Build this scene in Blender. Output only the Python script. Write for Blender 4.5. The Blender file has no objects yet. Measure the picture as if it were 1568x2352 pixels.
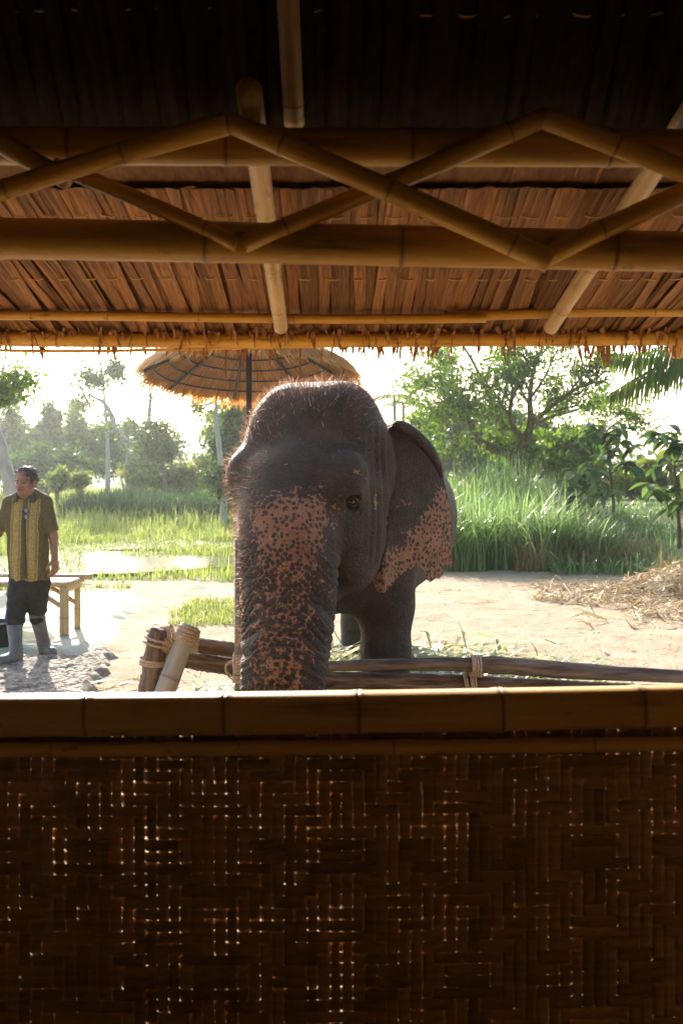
import bpy, math, random
import numpy as np
from mathutils import Vector, Matrix, noise as mnoise

# ---------------------------------------------------------------- camera, sky, sun, exposure
SC = bpy.context.scene
COL = SC.collection
F = 2287.0            # focal length in units of a 1568x2352 picture (35 mm lens)
HX, HY = 784.0, 1100.0  # principal column and horizon row in those units
CAMZ = 1.55

cd = bpy.data.cameras.new('camera')
cam = bpy.data.objects.new('camera', cd)
COL.objects.link(cam)
cam.location = (0, 0, CAMZ)
cam.rotation_euler = (math.radians(90), 0, 0)
cd.sensor_fit = 'AUTO'; cd.sensor_width = 36.0; cd.lens = 35.0
cd.shift_y = -(1176 - HY) / 2352.0
cd.clip_start = 0.05; cd.clip_end = 3000
cd.dof.use_dof = True; cd.dof.focus_distance = 5.6; cd.dof.aperture_fstop = 4.5
SC.camera = cam

SUN_AZ, SUN_EL = 18.0, 24.5          # degrees left of straight ahead, above the horizon
w = bpy.data.worlds.new('World'); SC.world = w; w.use_nodes = True
wn = w.node_tree
for n in list(wn.nodes): wn.nodes.remove(n)
sky = wn.nodes.new('ShaderNodeTexSky'); sky.sky_type = 'NISHITA'; sky.sun_disc = False
sky.sun_elevation = math.radians(SUN_EL); sky.sun_rotation = math.radians(-SUN_AZ)
sky.air_density = 1.0; sky.dust_density = 3.0; sky.ozone_density = 1.0
bg = wn.nodes.new('ShaderNodeBackground'); bg.inputs[1].default_value = 0.15
wo = wn.nodes.new('ShaderNodeOutputWorld')
wn.links.new(sky.outputs[0], bg.inputs[0]); wn.links.new(bg.outputs[0], wo.inputs[0])

sl = bpy.data.lights.new('sun', 'SUN'); sl.energy = 5.0; sl.angle = math.radians(0.6); sl.color = (1.0, 0.94, 0.85)
sun = bpy.data.objects.new('sun', sl); COL.objects.link(sun)
a_, e_ = math.radians(SUN_AZ), math.radians(SUN_EL)
TOSUN = Vector((-math.sin(a_) * math.cos(e_), math.cos(a_) * math.cos(e_), math.sin(e_)))
sun.rotation_euler = TOSUN.to_track_quat('Z', 'Y').to_euler()

vs = SC.view_settings
vs.view_transform = 'Standard'; vs.look = 'None'; vs.exposure = 1.55; vs.gamma = 1.0; vs.use_curve_mapping = False
cy = SC.cycles
cy.use_denoising = True
cy.max_bounces = 10; cy.diffuse_bounces = 5; cy.glossy_bounces = 3; cy.transmission_bounces = 4
cy.volume_bounces = 1; cy.transparent_max_bounces = 8
cy.sample_clamp_indirect = 8.0
cy.caustics_reflective = False; cy.caustics_refractive = False

# ---------------------------------------------------------------- helpers
RNG = np.random.default_rng(7)
def P(xd, yd, Y):
    return Vector(((xd - HX) * Y / F, Y, CAMZ - (yd - HY) * Y / F))
def G(xd, yd, z=0.0):
    return P(xd, yd, (CAMZ - z) * F / (yd - HY))

def link(o, parent=None):
    COL.objects.link(o)
    if parent is not None: o.parent = parent
    return o
def tag(o, label=None, cat=None, group=None, kind=None):
    if label: o['label'] = label
    if cat: o['category'] = cat
    if group: o['group'] = group
    if kind: o['kind'] = kind
    return o
def empty(name, loc=(0, 0, 0), label=None, cat=None, group=None):
    o = bpy.data.objects.new(name, None); o.location = loc; o.empty_display_size = 0.1
    COL.objects.link(o)
    return tag(o, label, cat, group)
def mesh_np(name, v, f, smooth=True):
    """v (N,3); f (M,k) int array or list of such arrays"""
    v = np.asarray(v, dtype=np.float32)
    fs = f if isinstance(f, list) else [f]
    fs = [np.asarray(q, dtype=np.int32) for q in fs if len(q)]
    me = bpy.data.meshes.new(name)
    me.vertices.add(len(v)); me.vertices.foreach_set('co', v.ravel())
    nl = sum(q.size for q in fs); npoly = sum(len(q) for q in fs)
    me.loops.add(nl); me.polygons.add(npoly)
    me.loops.foreach_set('vertex_index', np.concatenate([q.ravel() for q in fs]))
    tot = np.concatenate([np.full(len(q), q.shape[1], np.int32) for q in fs])
    st = np.concatenate([[0], np.cumsum(tot)[:-1]]).astype(np.int32)
    me.polygons.foreach_set('loop_start', st)
    me.polygons.foreach_set('loop_total', tot)
    me.polygons.foreach_set('use_smooth', np.full(npoly, smooth))
    me.update(); me.validate()
    return me
def obj(name, me, mat=None, parent=None, loc=None):
    o = bpy.data.objects.new(name, me)
    if mat is not None and not me.materials: me.materials.append(mat)
    link(o, parent)
    if loc is not None: o.location = loc
    return o
def mk(name, v, f, mat=None, parent=None, smooth=True):
    """mesh in world coordinates, re-expressed in its parent's frame (parents are unrotated empties)"""
    v = np.asarray(v, dtype=np.float64)
    if parent is not None:
        off = np.zeros(3); p = parent
        while p is not None:
            off += np.array(p.location); p = p.parent
        v = v - off
    return obj(name, mesh_np(name, v, f, smooth), mat, parent)
def attr(o, name, arr):
    a = o.data.attributes.new(name, 'FLOAT', 'POINT'); a.data.foreach_set('value', np.asarray(arr, np.float32))

class MB:
    """collects vertices and faces"""
    def __init__(s): s.v = []; s.q = []; s.t = []; s.n = 0
    def add(s, v, q=None, t=None):
        v = np.asarray(v, float)
        if q is not None and len(q): s.q.append(np.asarray(q) + s.n)
        if t is not None and len(t): s.t.append(np.asarray(t) + s.n)
        s.v.append(v); s.n += len(v)
    def fl(s):
        r = []
        if s.q: r.append(np.concatenate(s.q))
        if s.t: r.append(np.concatenate(s.t))
        return r
    def build(s, name, mat=None, parent=None, smooth=True):
        return mk(name, np.concatenate(s.v), s.fl(), mat, parent, smooth)

def frame_path(pts):
    pts = np.asarray(pts, float)
    t = np.gradient(pts, axis=0); t /= np.linalg.norm(t, axis=1)[:, None] + 1e-9
    ref = np.array([0, 0, 1.0]) if abs(t[0][2]) < 0.9 else np.array([0, 1.0, 0])
    n = np.cross(t[0], ref); n /= np.linalg.norm(n)
    N = []
    for i in range(len(pts)):
        n = n - t[i] * np.dot(n, t[i]); n /= np.linalg.norm(n) + 1e-9
        N.append(n)
    N = np.array(N); B = np.cross(t, N)
    return pts, t, N, B
def tube_arrays(pts, r, seg=10, cap=True, rough=0.0, seed=0):
    pts, t, N, B = frame_path(pts)
    n = len(pts); r = np.broadcast_to(np.asarray(r, float), (n,))
    a = np.linspace(0, 2 * np.pi, seg, endpoint=False)
    rr = r[:, None] * np.ones(seg)[None]
    if rough:
        rg = np.random.default_rng(seed)
        g = rg.normal(size=(n, seg)); ls = rg.normal(size=seg)
        g = (g + np.roll(g, 1, 1) + np.roll(g, -1, 1)) / 1.7
        rr = rr * (1 + rough * (0.6 * g + 0.7 * ls[None]))
    v = pts[:, None] + rr[..., None] * (np.cos(a)[None, :, None] * N[:, None] + np.sin(a)[None, :, None] * B[:, None])
    v = v.reshape(-1, 3)
    i = np.arange(n - 1)[:, None] * seg; j = np.arange(seg)[None]; j2 = (j + 1) % seg
    q = np.stack([i + j, i + j2, i + seg + j2, i + seg + j], -1).reshape(-1, 4)
    tr = None
    if cap:
        v = np.concatenate([v, pts[:1], pts[-1:]])
        c0, c1 = n * seg, n * seg + 1
        jj = np.arange(seg); k = (jj + 1) % seg
        tr = np.concatenate([np.stack([np.full(seg, c0), k, jj], -1),
                             np.stack([np.full(seg, c1), (n - 1) * seg + jj, (n - 1) * seg + k], -1)])
    return v, q, tr
def smooth_path(pts, n=24):
    """Catmull-Rom through pts (columns may hold extra values such as radius)"""
    p = np.asarray(pts, float)
    p = np.concatenate([2 * p[:1] - p[1:2], p, 2 * p[-1:] - p[-2:-1]])
    m = len(p) - 3
    out = []
    for u in np.linspace(0, m - 1e-6, n):
        i = int(u); t = u - i
        a, b, c, d = p[i], p[i + 1], p[i + 2], p[i + 3]
        out.append(0.5 * (2 * b + (c - a) * t + (2 * a - 5 * b + 4 * c - d) * t * t + (3 * b - a - 3 * c + d) * t ** 3))
    return np.array(out)
def box_arrays(c, h, rot=None):
    c = np.asarray(c, float); h = np.asarray(h, float)
    v = np.array([[x, y, z] for x in (-1, 1) for y in (-1, 1) for z in (-1, 1)], float) * h
    if rot is not None: v = v @ np.asarray(rot).T
    q = np.array([[0, 1, 3, 2], [4, 6, 7, 5], [0, 4, 5, 1], [2, 3, 7, 6], [0, 2, 6, 4], [1, 5, 7, 3]])
    return v + c, q

# ---------------------------------------------------------------- materials
def newmat(name):
    m = bpy.data.materials.new(name); m.use_nodes = True
    nt = m.node_tree
    for n in list(nt.nodes): nt.nodes.remove(n)
    out = nt.nodes.new('ShaderNodeOutputMaterial')
    return m, nt, out
def nd(nt, typ, ins=None, **props):
    n = nt.nodes.new(typ)
    for k, v in props.items(): setattr(n, k, v)
    if ins:
        for k, v in ins.items():
            s = n.inputs[k]
            if isinstance(v, bpy.types.NodeSocket): nt.links.new(v, s)
            else: s.default_value = v
    return n
def c4(c): return (c[0], c[1], c[2], 1.0)
def ramp(nt, fac, stops):
    r = nt.nodes.new('ShaderNodeValToRGB'); nt.links.new(fac, r.inputs[0])
    e = r.color_ramp.elements
    while len(e) < len(stops): e.new(0.5)
    for el, (p, c) in zip(e, stops): el.position = p; el.color = c4(c)
    return r.outputs[0]
def mapping(nt, scale, src='Object'):
    tc = nt.nodes.new('ShaderNodeTexCoord')
    mp = nd(nt, 'ShaderNodeMapping', {'Vector': tc.outputs[src], 'Scale': scale})
    return mp.outputs[0]
def math_(nt, op, a, b=None, c=None):
    n = nd(nt, 'ShaderNodeMath', {0: a}, operation=op)
    for i, x in ((1, b), (2, c)):
        if x is None: continue
        if isinstance(x, bpy.types.NodeSocket): nt.links.new(x, n.inputs[i])
        else: n.inputs[i].default_value = x
    return n.outputs[0]
def mixc(nt, fac, a, b, mode='MIX'):
    n = nt.nodes.new('ShaderNodeMix'); n.data_type = 'RGBA'; n.blend_type = mode
    for s, v in ((n.inputs[0], fac), (n.inputs[6], a), (n.inputs[7], b)):
        if isinstance(v, bpy.types.NodeSocket): nt.links.new(v, s)
        elif isinstance(v, (int, float)): s.default_value = v
        else: s.default_value = c4(v)
    return n.outputs[2]
def bump(nt, h, strength=0.3, dist=0.01, normal=None):
    n = nd(nt, 'ShaderNodeBump', {'Height': h, 'Strength': strength, 'Distance': dist})
    if normal is not None: nt.links.new(normal, n.inputs['Normal'])
    return n.outputs[0]
def pbsdf(nt, out, col, rough=0.6, normal=None, spec=0.4, **kw):
    b = nt.nodes.new('ShaderNodeBsdfPrincipled')
    if isinstance(col, bpy.types.NodeSocket): nt.links.new(col, b.inputs['Base Color'])
    else: b.inputs['Base Color'].default_value = c4(col)
    if isinstance(rough, bpy.types.NodeSocket): nt.links.new(rough, b.inputs['Roughness'])
    else: b.inputs['Roughness'].default_value = rough
    b.inputs['Specular IOR Level'].default_value = spec
    if normal is not None: nt.links.new(normal, b.inputs['Normal'])
    for k, v in kw.items(): b.inputs[k].default_value = v
    if out is not None: nt.links.new(b.outputs[0], out.inputs[0])
    return b

def mat_noise(name, c0, c1, scale=(4, 4, 4), detail=6, rough=0.7, bstr=0.3, bdist=0.004, c2=None, lo=0.3, hi=0.7, spec=0.35, rand=0.0):
    m, nt, out = newmat(name)
    co = mapping(nt, scale)
    nz = nd(nt, 'ShaderNodeTexNoise', {'Vector': co, 'Scale': 1.0, 'Detail': detail, 'Roughness': 0.6})
    stops = [(lo, c0), (hi, c1)] if c2 is None else [(lo, c0), ((lo + hi) / 2, c1), (hi, c2)]
    col = ramp(nt, nz.outputs[0], stops)
    if rand:
        oi = nt.nodes.new('ShaderNodeObjectInfo')
        f = math_(nt, 'MULTIPLY_ADD', oi.outputs['Random'], rand, 1 - rand * 0.5)
        hsv = nd(nt, 'ShaderNodeHueSaturation', {'Color': col, 'Value': f})
        col = hsv.outputs[0]
    pbsdf(nt, out, col, rough, bump(nt, nz.outputs[0], bstr, bdist), spec)
    return m

def mat_bamboo(name, c0, c1, dark, rough=0.42, spec=0.45):
    """grain along local X, darker joints from the 'joint' attribute, blotches"""
    m, nt, out = newmat(name)
    co = mapping(nt, (3.0, 60, 60))
    nz = nd(nt, 'ShaderNodeTexNoise', {'Vector': co, 'Scale': 1.0, 'Detail': 5, 'Roughness': 0.65})
    co2 = mapping(nt, (2.2, 7, 7))
    n2 = nd(nt, 'ShaderNodeTexNoise', {'Vector': co2, 'Scale': 1.0, 'Detail': 7, 'Roughness': 0.7})
    f = math_(nt, 'ADD', math_(nt, 'MULTIPLY', nz.outputs[0], 0.45), math_(nt, 'MULTIPLY', n2.outputs[0], 0.55))
    col = ramp(nt, f, [(0.34, dark), (0.46, c0), (0.62, c1)])
    sp = nd(nt, 'ShaderNodeTexNoise', {'Vector': mapping(nt, (14, 30, 30)), 'Scale': 1.0, 'Detail': 3})
    spot = ramp(nt, sp.outputs[0], [(0.68, (0, 0, 0)), (0.74, (1, 1, 1))])
    col = mixc(nt, math_(nt, 'MULTIPLY', spot, 0.65), col, dark)
    at = nd(nt, 'ShaderNodeAttribute', attribute_name='joint')
    col = mixc(nt, math_(nt, 'MULTIPLY', at.outputs['Fac'], 0.85), col, dark)
    oi = nt.nodes.new('ShaderNodeObjectInfo')
    col = nd(nt, 'ShaderNodeHueSaturation', {'Color': col, 'Value': math_(nt, 'MULTIPLY_ADD', oi.outputs['Random'], 0.3, 0.85)}).outputs[0]
    pbsdf(nt, out, col, rough, bump(nt, f, 0.25, 0.003), spec)
    return m

def mat_leaf(name, c0, c1, c2, trans=0.45, tcol=None, rough=0.5, spec=0.35, mixpos=(0.0, 0.5, 1.0)):
    """leaves and blades: colour varies per leaf, light passes through"""
    m, nt, out = newmat(name)
    ge = nt.nodes.new('ShaderNodeNewGeometry')
    col = ramp(nt, ge.outputs['Random Per Island'], [(mixpos[0], c0), (mixpos[1], c1), (mixpos[2], c2)])
    b = pbsdf(nt, None, col, rough, None, spec)
    tc = nd(nt, 'ShaderNodeHueSaturation', {'Color': col, 'Saturation': 1.15, 'Value': 1.5 if tcol is None else tcol}).outputs[0]
    tr = nd(nt, 'ShaderNodeBsdfTranslucent', {'Color': tc})
    mx = nd(nt, 'ShaderNodeMixShader', {0: trans, 1: b.outputs[0], 2: tr.outputs[0]})
    nt.links.new(mx.outputs[0], out.inputs[0])
    return m

M = {}
M['bamboo'] = mat_bamboo('bamboo', (0.54, 0.30, 0.05), (0.68, 0.41, 0.085), (0.17, 0.085, 0.025))
M['bamboo_rail'] = mat_bamboo('bamboo_rail', (0.60, 0.32, 0.06), (0.72, 0.43, 0.10), (0.18, 0.08, 0.02), 0.38)
M['bamboo_pale'] = mat_bamboo('bamboo_pale', (0.46, 0.31, 0.14), (0.58, 0.42, 0.22), (0.2, 0.12, 0.05))
M['bamboo_grey'] = mat_bamboo('bamboo_grey', (0.36, 0.37, 0.34), (0.48, 0.48, 0.44), (0.22, 0.19, 0.15), 0.6, 0.2)
M['weave'] = mat_noise('weave', (0.22, 0.11, 0.03), (0.46, 0.25, 0.075), (18, 18, 60), 5, 0.55, 0.2, 0.001, rand=0.5)
M['thatch'] = mat_noise('thatch', (0.085, 0.04, 0.016), (0.22, 0.105, 0.04), (60, 4, 60), 5, 0.75, 0.6, 0.003, c2=(0.36, 0.19, 0.08), rand=0.8)
M['thatch_dark'] = mat_noise('thatch_dark', (0.10, 0.05, 0.025), (0.22, 0.12, 0.06), (40, 5, 40), 4, 0.85, 0.5, 0.004)
M['thatch_shaded'] = mat_noise('thatch_shaded', (0.012, 0.008, 0.005), (0.035, 0.022, 0.012), (40, 5, 40), 4, 0.9, 0.5, 0.004)  # near-black copy of the thatch: shade under the main roof put into the colour
M['tie'] = mat_noise('tie', (0.45, 0.30, 0.13), (0.6, 0.42, 0.2), (30, 30, 30), 3, 0.5)
M['wall_in'] = mat_noise('wall_in', (0.38, 0.25, 0.12), (0.52, 0.36, 0.19), (8, 8, 60), 4, 0.8, 0.4, 0.01)
M['floor_in'] = mat_noise('floor_in', (0.13, 0.09, 0.055), (0.19, 0.135, 0.085), (3, 3, 3), 5, 0.9)
M['log'] = mat_noise('log', (0.05, 0.034, 0.025), (0.17, 0.115, 0.085), (3, 34, 34), 7, 0.85, 1.0, 0.02, c2=(0.33, 0.26, 0.21), lo=0.34, hi=0.7, spec=0.15)
M['log_pale'] = mat_noise('log_pale', (0.08, 0.06, 0.05), (0.2, 0.155, 0.12), (3, 34, 34), 7, 0.85, 0.9, 0.012, c2=(0.32, 0.26, 0.21), lo=0.34, hi=0.7, spec=0.15)
M['rope'] = mat_noise('rope', (0.36, 0.27, 0.18), (0.6, 0.5, 0.38), (90, 90, 90), 3, 0.9, 0.6, 0.002, spec=0.1)
M['metal_pole'] = mat_noise('metal_pole', (0.10, 0.12, 0.11), (0.2, 0.22, 0.2), (20, 20, 6), 4, 0.45, 0.1, 0.001)

def bamboo(name, p0, p1, r0, r1=None, joint=0.35, parent=None, mat='bamboo', bend=(0, 0, 0), seed=0, seg=18, phase=None, ridge=1.0, wob=0.0, sq=2.0):
    """a bamboo pole along local X from p0 to p1: swollen joints with a groove, slight bow"""
    r1 = r0 if r1 is None else r1
    rg = np.random.default_rng(abs(seed) + 11)
    p0, p1 = Vector(p0), Vector(p1); L = (p1 - p0).length
    xs = [0.0]; rs = [1.0]; js = [0.0]
    x = joint * (rg.uniform(0.3, 0.8) if phase is None else phase); jl = []
    while x < L - 0.03:
        jl.append(x); x += joint * rg.uniform(0.85, 1.15)
    R = (r0 + r1) / 2
    for x in jl:
        d = R * 0.09
        for dx, rr, jj in ((-5 * d, 1.0, 0), (-2 * d, 1 + .045 * ridge, 0.05), (-.7 * d, 1 + .05 * ridge, .5), (0, 1 - .02 * ridge, 1.0), (.7 * d, 1 + .07 * ridge, .6), (2 * d, 1 + .03 * ridge, .08), (5 * d, 1.0, 0)):
            if 0 < x + dx < L and x + dx > xs[-1]: xs.append(x + dx); rs.append(rr); js.append(jj)
    n_extra = 12
    for x in np.linspace(0.02, L - 0.02, n_extra): 
        if min(abs(x - q) for q in xs) > 0.02: xs.append(x); rs.append(1.0); js.append(0.0)
    xs.append(L); rs.append(1.0); js.append(0.0)
    o = np.argsort(xs); xs = np.array(xs)[o]; rs = np.array(rs)[o]; js = np.array(js)[o]
    t = xs / L
    wy = np.zeros_like(t); wz = np.zeros_like(t)
    if wob:
        for k in range(1, 5):
            wy += wob * rg.normal() / k * np.sin(np.pi * k * t); wz += wob * rg.normal() / k * np.sin(np.pi * k * t)
    bow = 4 * t * (1 - t)
    pts = np.stack([xs, bend[1] * bow + wy, bend[2] * bow + wz], -1)
    rad = (r0 + (r1 - r0) * t) * rs
    v, q, tr = tube_arrays(pts, rad, seg)
    if sq != 2.0:                                   # slightly squared stem (top flattened to catch a wider band of sun)
        k_ = len(xs) * seg; d2_ = v[:k_, 1:] - np.repeat(pts[:, 1:], seg, 0); a2 = np.arctan2(d2_[:, 1], d2_[:, 0])
        v[:k_, 1:] += d2_ * (((np.abs(np.cos(a2)) ** sq + np.abs(np.sin(a2)) ** sq) ** (-1 / sq)) - 1)[:, None] * np.array((1.0, .9))
    me = mesh_np(name, v, [q, tr])
    j = np.zeros(len(v)); j[:len(xs) * seg] = np.repeat(js, seg)
    ob = obj(name, me, M[mat], parent)
    attr(ob, 'joint', j)
    d = (p1 - p0).normalized()
    xa = d; up = Vector((0, 0, 1)) if abs(d.z) < 0.95 else Vector((0, 1, 0))
    ya = up.cross(xa).normalized(); za = xa.cross(ya)
    rot = Matrix((xa, ya, za)).transposed().to_4x4()
    off = Vector((0, 0, 0)); p = parent
    while p is not None: off += p.location; p = p.parent
    ob.matrix_local = Matrix.Translation(p0 - off) @ rot
    return ob
# ---------------------------------------------------------------- the bamboo hut the photograph is taken from
WY = 2.36
hut = empty('bamboo_hut', (0, WY, 0), 'dark bamboo shelter with woven half wall, bamboo rail and palm-leaf thatched roof', 'hut')
# rail: two lengths of thick bamboo that sag to the middle, built as one bowed pole
rail = bamboo('rail', (-2.1, WY, 0.990), (2.1, WY, 1.050), 0.049, 0.047, 0.31, hut, 'bamboo_rail', (0, 0, -0.022), 3, 40, 0.62, 0.8, 0.0, 3.0)
bamboo('rail_strip', (-2.1, WY - 0.035, 0.915), (2.1, WY - 0.035, 0.955), 0.017, 0.017, 0.42, hut, 'bamboo_rail', (0, 0, -0.012), 5, 12)
bamboo('lower_beam', (-2.15, WY, 2.140), (2.15, WY, 2.055), 0.049, 0.047, 0.53, hut, 'bamboo', (0, 0, 0.008), 8, 26, 0.42, 0.8)
bamboo('upper_beam', (-2.15, WY + .01, 2.347), (2.15, WY + .01, 2.333), 0.044, 0.044, 0.42, hut, 'bamboo', (0, 0, 0.0), 12, 24, 0.6, 0.8)
# crossed braces tied on the inner side of the two beams
BY = WY - 0.072
def brace(a, b, r0, r1, s, dy=0.0):
    A = P(a[0], a[1], BY + dy); B = P(b[0], b[1], BY + dy)
    return bamboo('brace', A, B, r0, r1, 0.27, hut, 'bamboo', (0, 0, random.Random(s).uniform(-.006, .006)), s, 16)
brace((-340, 135), (160, 415), .023, .023, 21, 0.03)
brace((-120, 478), (520, 285), .022, .026, 22, -0.02)
brace((125, 380), (545, 560), .019, .019, 23, 0.03)
brace((530, 282), (1262, 600), .025, .027, 24, -0.02)
brace((560, 560), (1255, 268), .022, .024, 25, 0.03)
brace((1250, 272), (1760, 470), .024, .026, 26, -0.02)
brace((1248, 590), (1800, 340), .025, .024, 27, 0.03)
# roof: rafters run down and out to the eave
SLOPE = 0.196
def roofz(Y, off=0.0): return CAMZ + 0.87 + off - SLOPE * (Y - WY)
def rafter(xa, ya_d, xb, yb_d, r, s, ext=0.0):
    def hit(xd, yd):
        k = -(yd - HY) / F
        Y = (0.87 + SLOPE * WY) / (k + SLOPE)
        return Vector(((xd - HX) * Y / F, Y, CAMZ + k * Y))
    A, B = hit(xa, ya_d), hit(xb, yb_d)
    if ext: A = A + (A - B).normalized() * ext
    return bamboo('rafter', A, B, r, r * .92, 0.36, hut, 'bamboo_pale', (0, 0, 0), s, 16)
rafter(571, 205, 645, 752, .030, 31)
rafter(1600, 235, 1264, 752, .031, 32, 1.0)
# main roof climbs steeply over the inside; its poles rest on the upper beam
def mainz(Y): return 2.415 + 1.0 * (2.46 - Y)
for xa, s_ in ((-.115, 33), (-1.35, 37), (1.25, 38)):
    bamboo('roof_pole', (xa - .06, -.25, mainz(-.25) - .03), (xa, 2.43, mainz(2.43) - .03), .028, .025, .4, hut, 'bamboo_pale', (0, 0, 0), s_, 14)
rafter(-420, 260, -30, 752, .030, 34, 1.0)
# eave poles under the thatch
def yz(Y, o): return roofz(Y, o)
bamboo('eave_pole', (-2.6, 4.05, yz(4.05, .050)), (2.6, 4.05, yz(4.05, .046)), .031, .029, 0.43, hut, 'bamboo', (0, 0, -.012), 41, 18, .3, 1.0, .006)
bamboo('eave_pole', (-2.6, 3.80, yz(3.80, .048)), (0.55, 3.81, yz(3.81, .030)), .019, .018, 0.33, hut, 'bamboo', (0, 0, 0), 42, 14, .3, 1.2, .010)
bamboo('eave_pole', (0.40, 3.83, yz(3.83, .040)), (2.6, 3.81, yz(3.81, .052)), .020, .018, 0.36, hut, 'bamboo', (0, 0, 0), 43, 14, .3, 1.2, .008)
bamboo('eave_slat', (-2.6, 4.085, yz(4.08, .012)), (-0.10, 4.085, yz(4.08, .010)), .008, .007, 0.4, hut, 'bamboo', (0, 0, -.006), 44, 8, .3, 1.0, .006)
bamboo('pole_stub', P(1575, 765, 4.0), P(1553, 806, 4.14), .040, .038, 0.5, hut, 'bamboo', (0, 0, 0), 45, 14)

# leaf strips: single palm-leaf strips in overlapping rows, stitched with bamboo ties
roof = empty('roof', (0, 0, 0)); roof.parent = hut; roof.location = (0, 0, 0)
def strip_mesh(seed, L, W):
    rg = np.random.default_rng(seed); n = 7
    y = np.linspace(0, L, n); wl = W * (1 + rg.normal(0, .06, n)); wr = W * (1 + rg.normal(0, .06, n))
    c = np.cumsum(rg.normal(0, .0012, n)); z = rg.normal(0, .0015, n)
    fold = W * rg.uniform(.03, .14)
    v = []
    for i in range(n):
        v += [(c[i] - wl[i] / 2, y[i], z[i]), (c[i], y[i], z[i] + fold), (c[i] + wr[i] / 2, y[i], z[i])]
    q = []
    for i in range(n - 1):
        for k in (0, 1): q.append((i * 3 + k, i * 3 + k + 1, i * 3 + k + 4, i * 3 + k + 3))
    me = mesh_np('leaf_strip', v, np.array(q), False); me.materials.append(M['thatch'])
    return me
SM = [strip_mesh(100 + i, 1.27, 0.038) for i in range(9)]
vt, qt = tube_arrays([(-.021, 0, 0), (-.012, 0, -.004), (.012, 0, -.004), (.021, 0, 0)], .0028, 5)[:2]
TIE = mesh_np('stitch', vt, qt); TIE.materials.append(M['tie'])
rr = random.Random(5)
slope_ang = math.atan(SLOPE)
ROWS = [2.87, 2.475]
hy = -WY
other = MB()
def place_strip(x, y0, k, joined):
    z0 = yz(y0, .078) - 0.012
    z0 += .03 if y0 < 2.6 else 0
    rx = -slope_ang + rr.uniform(-.008, .008); rz = rr.gauss(0, .025); ry = rr.gauss(0, .16)
    mat = Matrix.Translation((x, y0 + rr.uniform(-.006, .006), z0)) @ Matrix.Rotation(rz, 4, 'Z') @ Matrix.Rotation(rx, 4, 'X') @ Matrix.Rotation(ry, 4, 'Y')
    me = SM[rr.randrange(9)]
    if joined:
        v = np.array([mat @ q.co for q in me.vertices]); f = np.array([list(p.vertices) for p in me.polygons])
        other.add(v, f)
    else:
        o = obj('leaf_strip', me, None, roof)
        o.matrix_local = Matrix.Translation((0, hy, 0)) @ mat
for ri, y0 in enumerate(ROWS):
    x = -2.6; i = 0
    while x < 2.6:
        place_strip(x, y0, i, ri == 1 or not (abs(x) < 784 * (y0 + 1.25) / F + .03))
        x += rr.uniform(.020, .031); i += 1
    ys = (3.51, 3.03)[ri]; x = -1.5
    while x < 1.5:
        o = obj('stitch', TIE, None, roof)
        wob = .012 * math.sin(x * 3 + ri)
        o.location = (x, hy + ys + wob + rr.uniform(-.006, .006), yz(ys, .078) - .017); o.rotation_euler = (0, rr.gauss(0, .08), rr.gauss(0, .12))
        o.scale = (rr.uniform(.8, 1.25), 1, 1)
        x += rr.uniform(.075, .10)
# inner face of the steep main roof: strips hang from the upper beam upwards, out of the light
inner = MB(); x = -2.4
while x < 2.4:
    mat = Matrix.Translation((x, 2.47 + rr.uniform(-.012, .012), mainz(2.47) + .004 + rr.uniform(-.012, .012))) @ Matrix.Rotation(rr.gauss(0, .02), 4, 'Z') @ Matrix.Rotation(math.radians(180 - 45) + rr.gauss(0, .01), 4, 'X')
    me = SM[rr.randrange(9)]
    inner.add(np.array([mat @ q.co for q in me.vertices]), np.array([list(p.vertices) for p in me.polygons]))
    x += rr.uniform(.013, .022)
x = -1.2
while x < 1.2:
    o = obj('stitch', TIE, None, roof); o.location = (x, hy + 2.265 + .006 * math.sin(x * 4), mainz(2.265) + .004 - .006 * math.sin(x * 4)); o.rotation_euler = (0, rr.gauss(0, .1), rr.gauss(0, .1)); x += rr.uniform(.075, .1)
o = inner.build('shaded_thatch', M['thatch_shaded'], roof, False); tag(o, kind='stuff')
o = other.build('thatch_rows', M['thatch'], roof, False); tag(o, kind='stuff')
# batten behind the seam of the two rows, thatch body above the strips
def sstep_(a, b, x):
    t = np.clip((x - a) / (b - a), 0, 1); return t * t * (3 - 2 * t)
def thatch_sheet(name, y0, y1, zf, th=.12):
    tb = MB(); nx, ny = 60, 40
    gx, gy = np.meshgrid(np.linspace(-2.75, 2.75, nx), np.linspace(y0, y1, ny))
    zt = zf(gy)
    lo = np.stack([gx, gy, zt], -1).reshape(-1, 3); hi = np.stack([gx, gy, zt + th + .02 * RNG.normal(size=gx.shape)], -1).reshape(-1, 3)
    idx = np.arange(nx * ny).reshape(ny, nx)
    q = np.stack([idx[:-1, :-1], idx[:-1, 1:], idx[1:, 1:], idx[1:, :-1]], -1).reshape(-1, 4)
    tb.add(lo, q[:, ::-1]); tb.add(hi, q)
    e = np.concatenate([idx[0, :], idx[1:, -1], idx[-1, ::-1][1:], idx[::-1, 0][1:]]); e2 = e + nx * ny
    tb.q.append(np.stack([e[:-1], e[1:], e2[1:], e2[:-1]], -1))
    tb.build(name, M['thatch_dark' if th < .15 else 'thatch_shaded'], roof, False)
thatch_sheet('thatch_layer', 2.50, 4.15, lambda y: CAMZ + .87 - SLOPE * (y - WY) + .090 - .016 * sstep_(3.6, 4.0, y))
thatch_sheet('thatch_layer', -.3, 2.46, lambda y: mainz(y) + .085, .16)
thatch_sheet('thatch_layer', -3.3, -.25, lambda y: mainz(-.3) + (y + .3) * 1.0 + .08, .16)
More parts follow.
